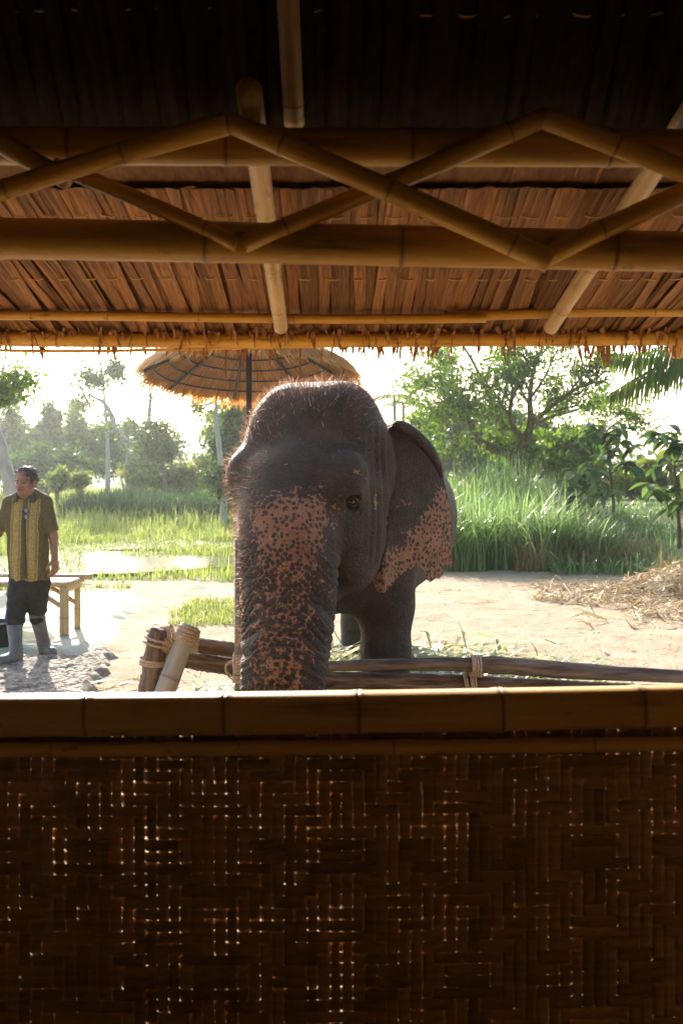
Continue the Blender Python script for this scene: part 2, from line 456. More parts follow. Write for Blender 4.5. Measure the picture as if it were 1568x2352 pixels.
# ragged fringe of leaf ends under the eave pole
fr = MB(); rg = np.random.default_rng(17)
def leafend(x, y, z, L, wd, az, drop, tilt):
    # a pointed strip that runs out and down
    d = np.array([math.sin(az) * .6, 1.0, -drop]); d /= np.linalg.norm(d)
    s = np.cross(d, (0, 0, 1)); s /= np.linalg.norm(s); s = s * math.cos(tilt) + np.cross(d, s) * math.sin(tilt)
    p = np.array([x, y, z])
    v = [p - s * wd / 2, p + s * wd / 2, p + d * L * .6 + s * wd * .48, p + d * L * .6 - s * wd * .45, p + d * L + s * wd * rg.uniform(-.3, .3)]
    fr.add(v, [[0, 1, 2, 3]], [[3, 2, 4]])
vn1 = lambda u: .5 + .28 * math.sin(u * 2.3) + .22 * math.sin(u * 6.1 + 1) + .2 * math.sin(u * 14.7 + 2)
for x in np.arange(-2.6, 2.6, .0045):
    clump = float(vn1(x * 3.1)) 
    L = (abs(rg.normal(.05, .028)) + .03) * (.5 + .9 * clump)
    leafend(x + rg.normal(0, .01), 4.05 + rg.uniform(-.06, .07), yz(4.05, .075) - rg.uniform(0, .03), L * (1.25 if rg.random() < .08 else 1), rg.uniform(.005, .02), rg.normal(0.05, .9), rg.uniform(.5, 3.0), rg.normal(0, .8))
for xd, yd, wd in ((520, 880, .012), (560, 852, .02), (548, 820, .02), (622, 842, .018), (690, 893, .009), (632, 838, .012), (740, 838, .008), (95, 826, .008), (250, 822, .02), (905, 822, .02), (1395, 850, .02), (1100, 815, .02), (1130, 825, .008), (1480, 818, .02), (830, 850, .006)):
    a = P(xd, 780, 4.08); b = P(xd - 3, yd, 4.10)
    p = np.array(a); d = np.array(b - a)
    s = np.array((1.0, .3, 0))
    fr.add([p - s * wd / 2, p + s * wd / 2, p + d * .6 + s * wd * .5, p + d * .6 - s * wd * .3, p + d], [[0, 1, 2, 3]], [[3, 2, 4]])
o = fr.build('thatch_fringe', M['thatch'], roof, False); tag(o, kind='stuff')

# woven half wall: every strip of the weave is a piece
ww = empty('woven_wall', (0, 0, 0)); ww.parent = hut
pitch = 0.0272
NXS, NZS = 132, 36
X0 = -NXS / 2 * pitch; Z0 = 1.0
def rot_pattern(i, j):
    # twill of floats over four, mirrored in blocks so that nested squares appear
    b = 11
    ii = i % (2 * b); jj = j % (2 * b)
    if ii >= b: ii = 2 * b - 1 - ii
    if jj >= b: jj = 2 * b - 1 - jj
    return ((ii + jj) % 6) < 3
rw = random.Random(77)
gapx = [0.0002 + (rw.random() ** 7) * .0046 for _ in range(NXS)]
gapz = [0.0002 + (rw.random() ** 6) * .0042 for _ in range(NZS)]
wv = 0.0050
def ribbon(pts, nrm, side, wd, th=.0016):
    pts = np.asarray(pts); n = np.asarray(nrm); s = np.asarray(side)
    k = len(pts)
    wd = (wd + np.convolve(RNG.normal(0, .0048, k + 8), np.ones(9) / 9, 'valid'))[:, None]
    # domed strip: the middle stands proud of the edges on the inner side
    v = np.concatenate([pts - s * wd / 2 + n * th / 2, pts - s * wd * .46 - n * th * .6, pts - s * wd * .2 - n * th * 1.6, pts + s * wd * .2 - n * th * 1.6, pts + s * wd * .46 - n * th * .6, pts + s * wd / 2 + n * th / 2])
    q = []
    for a, b in ((0, 1), (1, 2), (2, 3), (3, 4), (4, 5), (5, 0)):
        i = np.arange(k - 1)
        q.append(np.stack([a * k + i, b * k + i, b * k + i + 1, a * k + i + 1], -1))
    return v, np.concatenate(q)
dip = lambda x: -.030 * (1 - (x / 1.8) ** 2) + .010 * x
for i in range(NXS):
    x = X0 + (i + .5) * pitch; jx = rw.gauss(0, .0006)
    pts = [(0, -wv if rot_pattern(i, 0) else wv, 0.03)]
    for j in range(NZS):
        o_ = -wv if rot_pattern(i, j) else wv
        z = -(j + .5) * pitch
        pts += [(0, o_, z + pitch * .30), (0, o_, z - pitch * .30)]
    zb = Z0 + dip(x)
    pts = np.array(pts); pts[:, 0] += np.sin(np.linspace(0, 5, len(pts)) + i) * .0007
    v, q = ribbon(pts, (0, 1, 0), (1, 0, 0), pitch - gapx[i])
    me = mesh_np('weave_strip', v, q, False)
    o = obj('weave_strip', me, M['weave'], ww); o.location = (x + jx, 0.0, zb)
for j in range(NZS):
    z = -(j + .5) * pitch
    pts = []
    for i in range(NXS):
        o_ = wv if rot_pattern(i, j) else -wv
        x = X0 + (i + .5) * pitch
        pts += [(x - pitch * .3, o_, dip(x)), (x + pitch * .3, o_, dip(x))]
    pts = np.array(pts); pts[:, 2] += np.sin(pts[:, 0] * 2.3 + j) * .0011
    v, q = ribbon(pts, (0, 1, 0), (0, 0, 1), pitch - gapz[j])
    me = mesh_np('weave_strip', v, q, False)
    o = obj('weave_strip', me, M['weave'], ww); o.location = (0, 0.0, Z0 + z)
# posts, side and back walls, floor boards of the shelter (out of the picture, they keep the inside dark)
for x in (-2.05, 2.05):
    bamboo('post', (x, WY + .06, 0), (x, WY + .06, 2.38), .055, .05, .5, hut, 'bamboo', (0, 0, 0), int(x * 10) + 90, 18)
for s in (-1, 1):
    wb = MB(); n = 24
    for k in range(n):
        y0 = -3.0 + k * (5.4 / n)
        zt_ = (mainz(max(y0, -.3)) if y0 > -.5 else mainz(-.3) + (y0 + .3)) + .1
        wb.add(*box_arrays((s * 2.12, y0 + .112, zt_ / 2), (.02, .109, zt_ / 2)))
    wb.build('side_wall', M['wall_in'], hut, False)
wb = MB()
for k in range(18):
    x = -2.1 + k * 4.2 / 18
    wb.add(*box_arrays((x + .117, -3.02, (mainz(-.3) - 2.7 + .12) / 2), (.113, .02, (mainz(-.3) - 2.7 + .12) / 2)))
wb.build('back_wall', M['wall_in'], hut, False)
fl = MB()
fl.add(*box_arrays((0, -.35, .02), (2.1, 2.68, .02)))
tag(fl.build('hut_floor', M['floor_in'], None, False), kind='structure')
# ---------------------------------------------------------------- ground, slab, pond, hill
def vnoise(x, y, s, seed=0):
    """cheap smooth value noise on arrays"""
    x = np.asarray(x) * s + seed * 17.3; y = np.asarray(y) * s + seed * 5.1
    xi = np.floor(x).astype(int); yi = np.floor(y).astype(int); fx = x - xi; fy = y - yi
    fx = fx * fx * (3 - 2 * fx); fy = fy * fy * (3 - 2 * fy)
    def h(i, j):
        n = (i * 374761393 + j * 668265263 + seed * 144665) & 0x7fffffff
        n = ((n ^ (n >> 13)) * 1274126177) & 0x7fffffff
        return ((n ^ (n >> 16)) & 0xffff) / 65535.0
    return (h(xi, yi) * (1 - fx) + h(xi + 1, yi) * fx) * (1 - fy) + (h(xi, yi + 1) * (1 - fx) + h(xi + 1, yi + 1) * fx) * fy
def sstep(a, b, x):
    t = np.clip((np.asarray(x, float) - a) / (b - a), 0, 1); return t * t * (3 - 2 * t)
def ground_z(x, y):
    x = np.asarray(x, float); y = np.asarray(y, float)
    r = sstep(1.0, 4.0, x) * sstep(18.5, 24, y) * 0.85              # bank on the right behind the tall grass
    l = sstep(26, 34, y) * sstep(0, -3, x) * 0.15
    near = (vnoise(x, y, 1.3, 3) - .5) * .03 + (vnoise(x, y, 5.0, 4) - .5) * .012
    return r + l + near * sstep(60, 30, y)
def grass_mask(x, y):
    n = (vnoise(x, y, .5, 8) - .5) * 2.4 + (vnoise(x, y, 2.0, 9) - .5) * 1.0
    left = sstep(14.6, 15.6, y + n * .5) * sstep(.8, -.6, x + .2 * n)
    right = sstep(17.2, 18.2, y + .4 * n) * sstep(-.8, .6, x)
    return np.maximum(left, right)
tx = np.linspace(-1, 1, 181); gxs = np.sinh(tx * 5.2) / np.sinh(5.2) * 320
ty = np.linspace(0, 1, 240); gys = -40 + np.concatenate([np.linspace(0, 40, 12, endpoint=False), 40 + (np.sinh(np.linspace(0, 1, 250) * 5.0) / np.sinh(5.0)) * 420])
gx, gy = np.meshgrid(gxs, gys)
gz = ground_z(gx, gy)
v = np.stack([gx, gy, gz], -1).reshape(-1, 3)
idx = np.arange(gx.size).reshape(gx.shape)
q = np.stack([idx[:-1, :-1], idx[:-1, 1:], idx[1:, 1:], idx[1:, :-1]], -1).reshape(-1, 4)
m, nt, out = newmat('ground')
co = mapping(nt, (1, 1, 1))
n1 = nd(nt, 'ShaderNodeTexNoise', {'Vector': co, 'Scale': 0.9, 'Detail': 8, 'Roughness': .65})
n2 = nd(nt, 'ShaderNodeTexNoise', {'Vector': co, 'Scale': 26.0, 'Detail': 6, 'Roughness': .7})
n3 = nd(nt, 'ShaderNodeTexVoronoi', {'Vector': co, 'Scale': 60.0})
sand = ramp(nt, n1.outputs[0], [(.3, (.33, .255, .165)), (.55, (.43, .34, .235)), (.75, (.48, .395, .29))])
n4 = nd(nt, 'ShaderNodeTexNoise', {'Vector': co, 'Scale': 3.2, 'Detail': 6, 'Roughness': .62})
sand = mixc(nt, ramp(nt, n4.outputs[0], [(.46, (0, 0, 0)), (.66, (.6, .6, .6))]), sand, (.25, .18, .11))
sand = mixc(nt, ramp(nt, n2.outputs[0], [(.52, (0, 0, 0)), (.72, (.55, .55, .55))]), sand, (.30, .21, .13))
soil = ramp(nt, n2.outputs[0], [(.35, (.06, .09, .025)), (.65, (.16, .20, .06))])
at = nd(nt, 'ShaderNodeAttribute', attribute_name='grass')
col = mixc(nt, at.outputs['Fac'], sand, soil)
hh = math_(nt, 'ADD', math_(nt, 'ADD', n2.outputs[0], math_(nt, 'MULTIPLY', n3.outputs[0], .5)), math_(nt, 'MULTIPLY', n4.outputs[0], 3.0))
pbsdf(nt, out, col, .95, bump(nt, hh, .7, .03), .1)
M['ground'] = m
ground = mk('ground', v, q, m); attr(ground, 'grass', grass_mask(v[:, 0], v[:, 1])); tag(ground, kind='structure')

# pond
def blob_outline(c, rx, ry, n=90, amp=.22, seed=1, rot=0):
    rg = np.random.default_rng(seed); a = np.linspace(0, 2 * np.pi, n, endpoint=False)
    r = np.ones(n)
    for k in range(2, 9): r += amp / k * rg.normal() * np.cos(k * a + rg.uniform(0, 6))
    x, y = rx * r * np.cos(a), ry * r * np.sin(a)
    return np.stack([c[0] + x * math.cos(rot) - y * math.sin(rot), c[1] + x * math.sin(rot) + y * math.cos(rot)], -1)
def sheet(name, outline, z, mat, kind='structure'):
    o = np.asarray(outline); c = o.mean(0); n = len(o)
    v = np.concatenate([np.c_[o, np.full(n, z)], [[c[0], c[1], z]]])
    t = np.array([[i, (i + 1) % n, n] for i in range(n)])
    return tag(mk(name, v, t, mat), kind=kind)
m, nt, out = newmat('pond_water')
nz = nd(nt, 'ShaderNodeTexNoise', {'Vector': mapping(nt, (1, 1, 1)), 'Scale': 5.0, 'Detail': 4, 'Roughness': .6})
pbsdf(nt, out, (.07, .08, .05), .13, bump(nt, nz.outputs[0], .2, .03), .6, IOR=1.33)
M['water'] = m
POND = blob_outline((-4.6, 18.1), 2.8, 2.6, seed=4)
POND2 = blob_outline((-3.7, 22.6), 2.4, 1.5, seed=9)
POND3 = blob_outline((-4.6, 14.75), .9, .16, seed=12)
sheet('pond', POND, .045, m); sheet('pond', POND2, .042, m); sheet('pond', POND3, .040, m)
def in_poly(x, y, poly):
    x = np.asarray(x); y = np.asarray(y); c = np.zeros(x.shape, bool); n = len(poly); j = n - 1
    for i in range(n):
        xi, yi = poly[i]; xj, yj = poly[j]
        k = ((yi > y) != (yj > y)) & (x < (xj - xi) * (y - yi) / (yj - yi + 1e-12) + xi)
        c ^= k; j = i
    return c
def in_pond(x, y): return in_poly(x, y, POND) | in_poly(x, y, POND2) | in_poly(x, y, POND3)

# concrete slab on the left: smooth part behind, broken rough part in front
def slab(name, pts, top, mat, cell, amp, seed, soft=1.0):
    """pts: outline in ground metres; top surface gridded with relief, edges crumbled and dropping to the ground"""
    pts = np.array(pts)
    dense = []
    rg = np.random.default_rng(seed)
    for i in range(len(pts)):
        a, b = pts[i], pts[(i + 1) % len(pts)]; n = max(2, int(np.linalg.norm(b - a) / .12))
        for t in np.linspace(0, 1, n, endpoint=False):
            dense.append(a + (b - a) * t + rg.normal(0, .03, 2))
    dense = np.array(dense)
    x0, y0 = pts.min(0) - .05; x1, y1 = pts.max(0) + .05
    xs = np.arange(x0, x1, cell); ys = np.arange(y0, y1, cell)
    X, Y = np.meshgrid(xs, ys)
    ins = in_poly(X, Y, dense)
    d = np.full(X.shape, 9.0)
    for i in range(len(dense)):
        a, b = dense[i], dense[(i + 1) % len(dense)]; ab = b - a
        t = np.clip(((X - a[0]) * ab[0] + (Y - a[1]) * ab[1]) / (ab @ ab), 0, 1)
        d = np.minimum(d, np.hypot(X - a[0] - ab[0] * t, Y - a[1] - ab[1] * t))
    sd = np.where(ins, d, -d)
    Z = -.03 + (top + .03) * sstep(-.04 * soft, .07 * soft, sd + (vnoise(X, Y, 9, seed) - .5) * .05)
    Z = Z + sstep(0, .1, sd) * amp * ((vnoise(X, Y, 14, seed + 1) - .5) + .8 * (vnoise(X, Y, 6, seed + 2) - .5) + .8 * (vnoise(X, Y, 32, seed + 3) - .5))
    keep = sd > -.08 * soft
    idx = -np.ones(X.shape, int); idx[keep] = np.arange(keep.sum())
    v = np.stack([X, Y, Z], -1)[keep]
    q = np.stack([idx[:-1, :-1], idx[:-1, 1:], idx[1:, 1:], idx[1:, :-1]], -1).reshape(-1, 4)
    q = q[(q >= 0).all(1)]
    return tag(mk(name, v, q, mat), kind='structure')
def gp(xd, yd): 
    p = G(xd, yd, .05); return (p.x, p.y)
m, nt, out = newmat('concrete_smooth')
co = mapping(nt, (1, 1, 1))
n1 = nd(nt, 'ShaderNodeTexNoise', {'Vector': co, 'Scale': 1.1, 'Detail': 7, 'Roughness': .6})
n2 = nd(nt, 'ShaderNodeTexNoise', {'Vector': co, 'Scale': 22, 'Detail': 6, 'Roughness': .7})
c = ramp(nt, n1.outputs[0], [(.36, (.27, .33, .22)), (.6, (.47, .47, .40))])
c = mixc(nt, ramp(nt, n2.outputs[0], [(.5, (0, 0, 0)), (.75, (.5, .5, .5))]), c, (.22, .22, .17))
pbsdf(nt, out, c, .9, bump(nt, n2.outputs[0], .4, .008), .15); M['concrete'] = m
m, nt, out = newmat('concrete_rough')
co = mapping(nt, (1, 1, 1))
n2 = nd(nt, 'ShaderNodeTexVoronoi', {'Vector': co, 'Scale': 24}); n3 = nd(nt, 'ShaderNodeTexNoise', {'Vector': co, 'Scale': 9, 'Detail': 8, 'Roughness': .75})
c = ramp(nt, n3.outputs[0], [(.32, (.20, .16, .12)), (.5, (.40, .35, .28)), (.7, (.52, .47, .40))])
c = mixc(nt, ramp(nt, n2.outputs[0], [(.45, (0, 0, 0)), (.8, (.6, .6, .6))]), c, (.16, .12, .09))
h = math_(nt, 'SUBTRACT', n3.outputs[0], n2.outputs[0])
pbsdf(nt, out, c, .95, bump(nt, h, .9, .03), .1); M['concrete_rough'] = m
slab('concrete_slab', [gp(-700, 1362), gp(335, 1357), gp(318, 1385), gp(292, 1405), gp(262, 1440), gp(255, 1470), gp(185, 1500), gp(-700, 1500)], .065, M['concrete'], .035, .008, 31, 3.0)
slab('broken_concrete', [gp(-700, 1504), gp(180, 1503), gp(250, 1478), gp(262, 1498), gp(255, 1532), gp(225, 1562), gp(190, 1590), gp(165, 1640), gp(120, 1720), gp(-700, 1720)], .060, M['concrete_rough'], .024, .030, 37)
# far hill
hx = np.linspace(-200, 230, 60)
hz = 5.5 + 8.5 * np.exp(-((hx + 38) / 26) ** 2) + 3 * np.exp(-((hx - 60) / 50) ** 2) + 1.2 * vnoise(hx, hx * 0, .06, 5)
v = []
for k, t in enumerate(np.linspace(0, 1, 10)):
    v += [(hx[i], 215 + t * 60, -1 + hz[i] * math.sin(t * math.pi / 2) + .6 * float(vnoise(hx[i], t * 100, .1, 6))) for i in range(60)]
idx = np.arange(600).reshape(10, 60)
q = np.stack([idx[:-1, :-1], idx[:-1, 1:], idx[1:, 1:], idx[1:, :-1]], -1).reshape(-1, 4)
M['hill'] = mat_noise('hill', (.04, .07, .025), (.08, .12, .04), (.1, .1, .1), 8, .9)
tag(mk('hill', v, q, M['hill']), kind='structure')
# ---------------------------------------------------------------- signed-distance modelling for animals and people
class Field:
    def __init__(s, lo, hi, res):
        s.lo = np.array(lo, float); s.res = res
        s.n = np.ceil((np.array(hi) - s.lo) / res).astype(int) + 1
        s.ax = [(s.lo[i] + res * np.arange(s.n[i])).astype(np.float32) for i in range(3)]
        s.D = np.full(s.n, 9.0, np.float32)
    def sl(s, lo, hi, m):
        a = np.maximum(0, np.floor((np.array(lo) - m - s.lo) / s.res).astype(int)); b = np.minimum(s.n, np.ceil((np.array(hi) + m - s.lo) / s.res).astype(int) + 1)
        if (b <= a).any(): return None
        return tuple(slice(a[i], b[i]) for i in range(3)), (s.ax[0][a[0]:b[0], None, None], s.ax[1][None, a[1]:b[1], None], s.ax[2][None, None, a[2]:b[2]])
    def _mix(s, sl, d, k, sub):
        a = s.D[sl]
        if sub:
            h = np.clip(.5 - .5 * (a + d) / k, 0, 1); s.D[sl] = a * (1 - h) - d * h + k * h * (1 - h)
        else:
            h = np.clip(.5 + .5 * (a - d) / k, 0, 1); s.D[sl] = a * (1 - h) + d * h - k * h * (1 - h)
    def cone(s, a, b, ra, rb, k=.05, sub=False, ys=1.0):
        a = np.array(a, float); b = np.array(b, float); R = max(ra, rb)
        g = s.sl(np.minimum(a, b) - R, np.maximum(a, b) + R, k + 3 * s.res)
        if g is None: return
        sl, (X, Y, Z) = g
        d = b - a; L2 = float(d @ d) + 1e-9
        px, py, pz = X - np.float32(a[0]), Y - np.float32(a[1]), Z - np.float32(a[2])
        t = np.clip((px * d[0] + py * d[1] + pz * d[2]) / L2, 0, 1)
        if ys != 1.0:
            q = np.sqrt((px - t * d[0]) ** 2 + ((py - t * d[1]) / ys) ** 2 + (pz - t * d[2]) ** 2)
            dist = (q - (ra + (rb - ra) * t)) * min(1.0, ys * 1.25)
        else:
            dist = np.sqrt((px - t * d[0]) ** 2 + (py - t * d[1]) ** 2 + (pz - t * d[2]) ** 2) - (ra + (rb - ra) * t)
        s._mix(sl, dist.astype(np.float32), k, sub)
    def chain(s, pts, k=.05, k0=None, ys=1.0):
        for i in range(len(pts) - 1):
            s.cone(pts[i][:3], pts[i + 1][:3], pts[i][3], pts[i + 1][3], k if (i or k0 is None) else k0, ys=ys)
    def ell(s, c, r, k=.05, axes=None, sub=False):
        c = np.array(c, float); r = np.array(r, float); R = r.max()
        g = s.sl(c - R, c + R, k + 3 * s.res)
        if g is None: return
        sl, (X, Y, Z) = g
        A = np.eye(3) if axes is None else np.array(axes, float)   # rows: local axes in the world
        px, py, pz = X - np.float32(c[0]), Y - np.float32(c[1]), Z - np.float32(c[2])
        k0 = 0; k1 = 0
        for i in range(3):
            u = px * A[i, 0] + py * A[i, 1] + pz * A[i, 2]
            k0 = k0 + (u / r[i]) ** 2; k1 = k1 + (u / r[i] ** 2) ** 2
        k0 = np.sqrt(k0); k1 = np.sqrt(k1) + 1e-6
        s._mix(sl, (k0 * (k0 - 1) / k1).astype(np.float32), k, sub)
    def clip_below(s, z):
        s.D = np.maximum(s.D, (np.float32(z) - s.ax[2])[None, None, :])
    def mesh(s):
        D = s.D; n = s.n; S = D < 0
        c = n - 1
        cnt = np.zeros(c, np.uint8)
        for i in (0, 1):
            for j in (0, 1):
                for k in (0, 1): cnt += S[i:c[0] + i, j:c[1] + j, k:c[2] + k]
        act = np.argwhere((cnt > 0) & (cnt < 8))
        vid = -np.ones(c, np.int32); vid[tuple(act.T)] = np.arange(len(act))
        corners = np.array([[i, j, k] for i in (0, 1) for j in (0, 1) for k in (0, 1)])
        val = np.stack([D[act[:, 0] + o[0], act[:, 1] + o[1], act[:, 2] + o[2]] for o in corners], 1)
        acc = np.zeros((len(act), 3)); num = np.zeros(len(act))
        for a in range(8):
            for b in range(a + 1, 8):
                if np.abs(corners[a] - corners[b]).sum() != 1: continue
                va, vb = val[:, a], val[:, b]; m = (va < 0) != (vb < 0)
                t = np.where(m, va / np.where(m, va - vb, 1), 0)
                p = corners[a][None] + t[:, None] * (corners[b] - corners[a])[None]
                acc += np.where(m[:, None], p, 0); num += m
        v = s.lo + (act + acc / num[:, None]) * s.res
        quads = []
        for ax in range(3):
            o1, o2 = (ax + 1) % 3, (ax + 2) % 3
            sa = [slice(None)] * 3; sb = [slice(None)] * 3; sa[ax] = slice(0, -1); sb[ax] = slice(1, None)
            A, B = S[tuple(sa)], S[tuple(sb)]
            e = np.argwhere(A != B)
            ok = (e[:, o1] > 0) & (e[:, o2] > 0) & (e[:, o1] < c[o1]) & (e[:, o2] < c[o2])
            e = e[ok]; flip = A[tuple(e.T)]
            def cell(d1, d2):
                q = e.copy(); q[:, o1] -= d1; q[:, o2] -= d2; return vid[tuple(q.T)]
            qd = np.stack([cell(1, 1), cell(0, 1), cell(0, 0), cell(1, 0)], 1)
            qd[~flip] = qd[~flip][:, ::-1]
            quads.append(qd)
        q = np.concatenate(quads); q = q[(q >= 0).all(1)]
        return v, q
def vnormals(v, q):
    n = np.zeros_like(v); a = np.cross(v[q[:, 2]] - v[q[:, 0]], v[q[:, 3]] - v[q[:, 1]])
    for k in range(4): np.add.at(n, q[:, k], a)
    return n / (np.linalg.norm(n, axis=1)[:, None] + 1e-12)

# ---------------------------------------------------------------- the elephant
YAW = math.radians(25)
FW = np.array([-math.sin(YAW), -math.cos(YAW), 0.0]); SD = np.array([math.cos(YAW), -math.sin(YAW), 0.0]); UP = np.array([0, 0, 1.0])
HC = np.array([-.245, 5.42, 0.0])
HA = [FW, SD, UP]
def Hd(f, s, z): return HC + f * FW + s * SD + z * UP
E = Field((-.85, 4.35, -.03), (1.0, 9.3, 2.25), .0135)
# cranium with its two domes
E.ell(Hd(-.30, 0, 1.68), (.36, .39, .40), .08, HA)
for s in (-1, 1):
    E.ell(Hd(-.26, s * .155, 1.865), (.25, .20, .235), .07, HA)
E.ell(Hd(-.10, 0, 1.56), (.20, .30, .32), .08, HA)                 # forehead
E.ell(Hd(-.27, 0, 1.865), (.25, .20, .215), .08, HA)
E.ell(Hd(.01, 0, 1.55), (.16, .37, .17), .09, HA)                  # flat plate of the face between the brows
E.ell(Hd(.06, 0, 1.52), (.13, .24, .17), .10, HA)
for s in (-1, 1):
    E.ell(Hd(.03, s * (.335 if s > 0 else .30), 1.590), (.11, .085, .105), .07, HA)   # brow
    E.cone(Hd(.03, s * .25, 1.50), Hd(.08, s * .13, 1.22), .11, .13, .10)
    E.ell(Hd(-.20, s * .26, 1.27), (.26, .15, .34), .09, HA)       # cheek
    E.cone(Hd(-.05, s * .33, 1.60), Hd(-.3, s * .33, 1.42), .05, .07, .06)
    if s > 0: E.ell(Hd(-.13, s * .49, 1.70), (.14, .10, .13), .07, HA, True)  # hollow of the temple
    else: E.cone(Hd(.0, -.27, 1.60), Hd(-.2, -.25, 1.82), .10, .14, .10)
    E.ell(Hd(.02, s * .335, 1.435), (.055, .035, .05), .04, HA, True)
    E.ell(Hd(-.015, s * .285, 1.43), (.055, .045, .052), .02, HA)     # eyelids
# trunk
TR = [(655, 1135, 5.40, 96), (660, 1200, 5.30, 104), (663, 1260, 5.21, 106), (663, 1350, 5.11, 102), (660, 1450, 5.00, 95), (653, 1520, 4.90, 88), (648, 1590, 4.85, 83), (646, 1680, 4.78, 76), (645, 1760, 4.70, 66), (640, 1800, 4.58, 55)]
trp = []
for x, y, Y, hw in TR:
    p = P(x, y, Y); trp.append((p.x, p.y, p.z, hw * Y / F))
trs = smooth_path(trp, 30)
E.chain([tuple(Hd(-.02, 0, 1.45)) + (.20,)] + [tuple(t) for t in trs], .06, .1)
# jaw and mouth
E.chain([tuple(Hd(-.34, .03, 1.2)) + (.24,), tuple(Hd(-.16, .05, 1.02)) + (.17,), tuple(Hd(-.02, .07, .86)) + (.085,), tuple(Hd(.02, .07, .80)) + (.05,)], .08)
# neck, body, legs
def bx(Y): return .02 + .105 * (Y - 6.3)
E.cone(Hd(-.42, 0, 1.60), (.05, 6.45, 1.42), .38, .56, .12)
E.cone((.06, 6.35, 1.05), (.10, 6.9, 1.12), .36, .5, .12)
BA = [np.array([.995, -.1045, 0]), np.array([.1045, .995, 0]), UP]
E.ell((bx(7.5) + .02, 7.5, 1.27), (.70, 1.32, .63), .12, BA)
E.ell((bx(8.4), 8.45, 1.30), (.52, .55, .60), .12, BA)
for sx in (-1, 1):
    cx = .28 if sx > 0 else -.25
    E.chain([(cx * .9, 6.45, 1.2, .27), (cx, 6.33, .75, .175), (cx, 6.30, .45, .150), (cx, 6.27, .14, .152), (cx, 6.24, .03, .178)], .06, .1)
    hxx = .13 if sx < 0 else .45
    E.chain([(bx(8.5) + sx * .25, 8.45, 1.1, .33), (hxx, 8.50, .62, .165), (hxx, 8.62, .30, .128), (hxx, 8.60, .12, .135), (hxx, 8.57, .03, .165)], .06, .1)
E.chain([(bx(9.0), 8.95, 1.75, .07), (bx(9.05), 9.08, 1.45, .04), (bx(9.05), 9.1, .9, .025), (bx(9.05), 9.1, .6, .03)], .04)
E.clip_below(0.0)
ev, eq = E.mesh()
for _ in range(2):                                                  # light smoothing of grid steps
    acc = np.zeros_like(ev); c = np.zeros(len(ev))
    for a, b in ((0, 1), (1, 2), (2, 3), (3, 0)):
        np.add.at(acc, eq[:, a], ev[eq[:, b]]); np.add.at(acc, eq[:, b], ev[eq[:, a]]); np.add.at(c, eq[:, a], 1); np.add.at(c, eq[:, b], 1)
    ev = ev * .5 + .5 * acc / c[:, None]
rel = ev - HC; hf = rel @ FW; hs = rel @ SD; hz_ = ev[:, 2]
# trunk rings: real folds across the front of the trunk, arching down at the sides
tx_ = np.interp(-hz_, -trs[:, 2], trs[:, 0]); ty_ = np.interp(-hz_, -trs[:, 2], trs[:, 1]); tr_ = np.interp(-hz_, -trs[:, 2], trs[:, 3])
lat = (ev[:, 0] - tx_) / tr_
ontr = sstep(1.36, 1.15, hz_) * (np.hypot(ev[:, 0] - tx_, ev[:, 1] - ty_) < tr_ * 1.35) * (ev[:, 1] < 5.4)
ringc = hz_ + 12e-2 * lat ** 2 * tr_ / .2 + .012 * np.sin(lat * 5 + hz_ * 9)
ph = ringc / .046 + 1.3 * vnoise(ringc * 9, lat * 2.0, 1.0, 3) * 2
nrm = vnormals(ev, eq)
fold = -np.abs(np.sin(ph * math.pi)) ** 0.6
amp = ontr * sstep(1.4, 1.0, hz_) * (.008 + .013 * vnoise(ringc * 14, lat * 1.5, 1, 5))
ev = ev - nrm * ((1 + fold) * amp)[:, None]
# folds ringed round the near eye
ex_, ey_ = HX + ev[:, 0] / ev[:, 1] * F, HY - (ev[:, 2] - CAMZ) / ev[:, 1] * F
re_ = np.hypot((ex_ - 806) / 1.0, (ey_ - 1156) / 1.25)
ev = ev + nrm * (.0028 * np.sin(re_ / 8.0 * 2 * math.pi * .55) * np.exp(-((re_ - 22) / 16) ** 2) * (ev[:, 1] < 5.7))[:, None]
# vertical folds down the neck behind the cheek
fk = np.exp(-((ex_ - 872) / 30) ** 2) * sstep(960, 1010, ey_) * sstep(1330, 1250, ey_) * (ev[:, 1] < 6.3)
ev = ev + nrm * (fk * .007 * np.sin(ex_ * .42 + 1.5 * np.sin(ey_ * .02)))[:, None]
# pink areas (bare of pigment): brow to trunk, ear edge, temple
pink = np.zeros(len(ev))
front = sstep(-.95, -.55, lat) * sstep(.72, .38, lat)
dx = P(655, 1200, 5.1).x
ddx = HX + ev[:, 0] / ev[:, 1] * F; ddy = HY - (ev[:, 2] - CAMZ) / ev[:, 1] * F   # front-view outline of the blaze
blaze = sstep(1090, 1180, ddy - 30 * (vnoise(ddx, ddy, .02, 2) - .5)) * sstep(535, 612, ddx) * sstep(812, 712, ddx + (ddy - 1200) * .13)
blaze = blaze * (ev[:, 1] < 5.45)
lowfade = .94 - .32 * sstep(1230, 1340, ddy) + .10 * sstep(1480, 1560, ddy)
pink = blaze * lowfade
def spot(x, y, rx, ry, s):
    return s * np.exp(-(((ddx - x) / rx) ** 2 + ((ddy - y) / ry) ** 2))
pink = np.maximum(pink, spot(862, 1155, 9, 30, .75) * (ev[:, 1] < 6))
pink = np.maximum(pink, spot(818, 1085, 16, 10, .6) * (ev[:, 1] < 5.6))
pink = np.maximum(pink, spot(760, 1360, 8, 45, .62) * (ev[:, 1] < 5.4))
EB = MB(); EB.add(ev, eq)
pk = [pink]; rc = [ringc]; tk = [ontr]
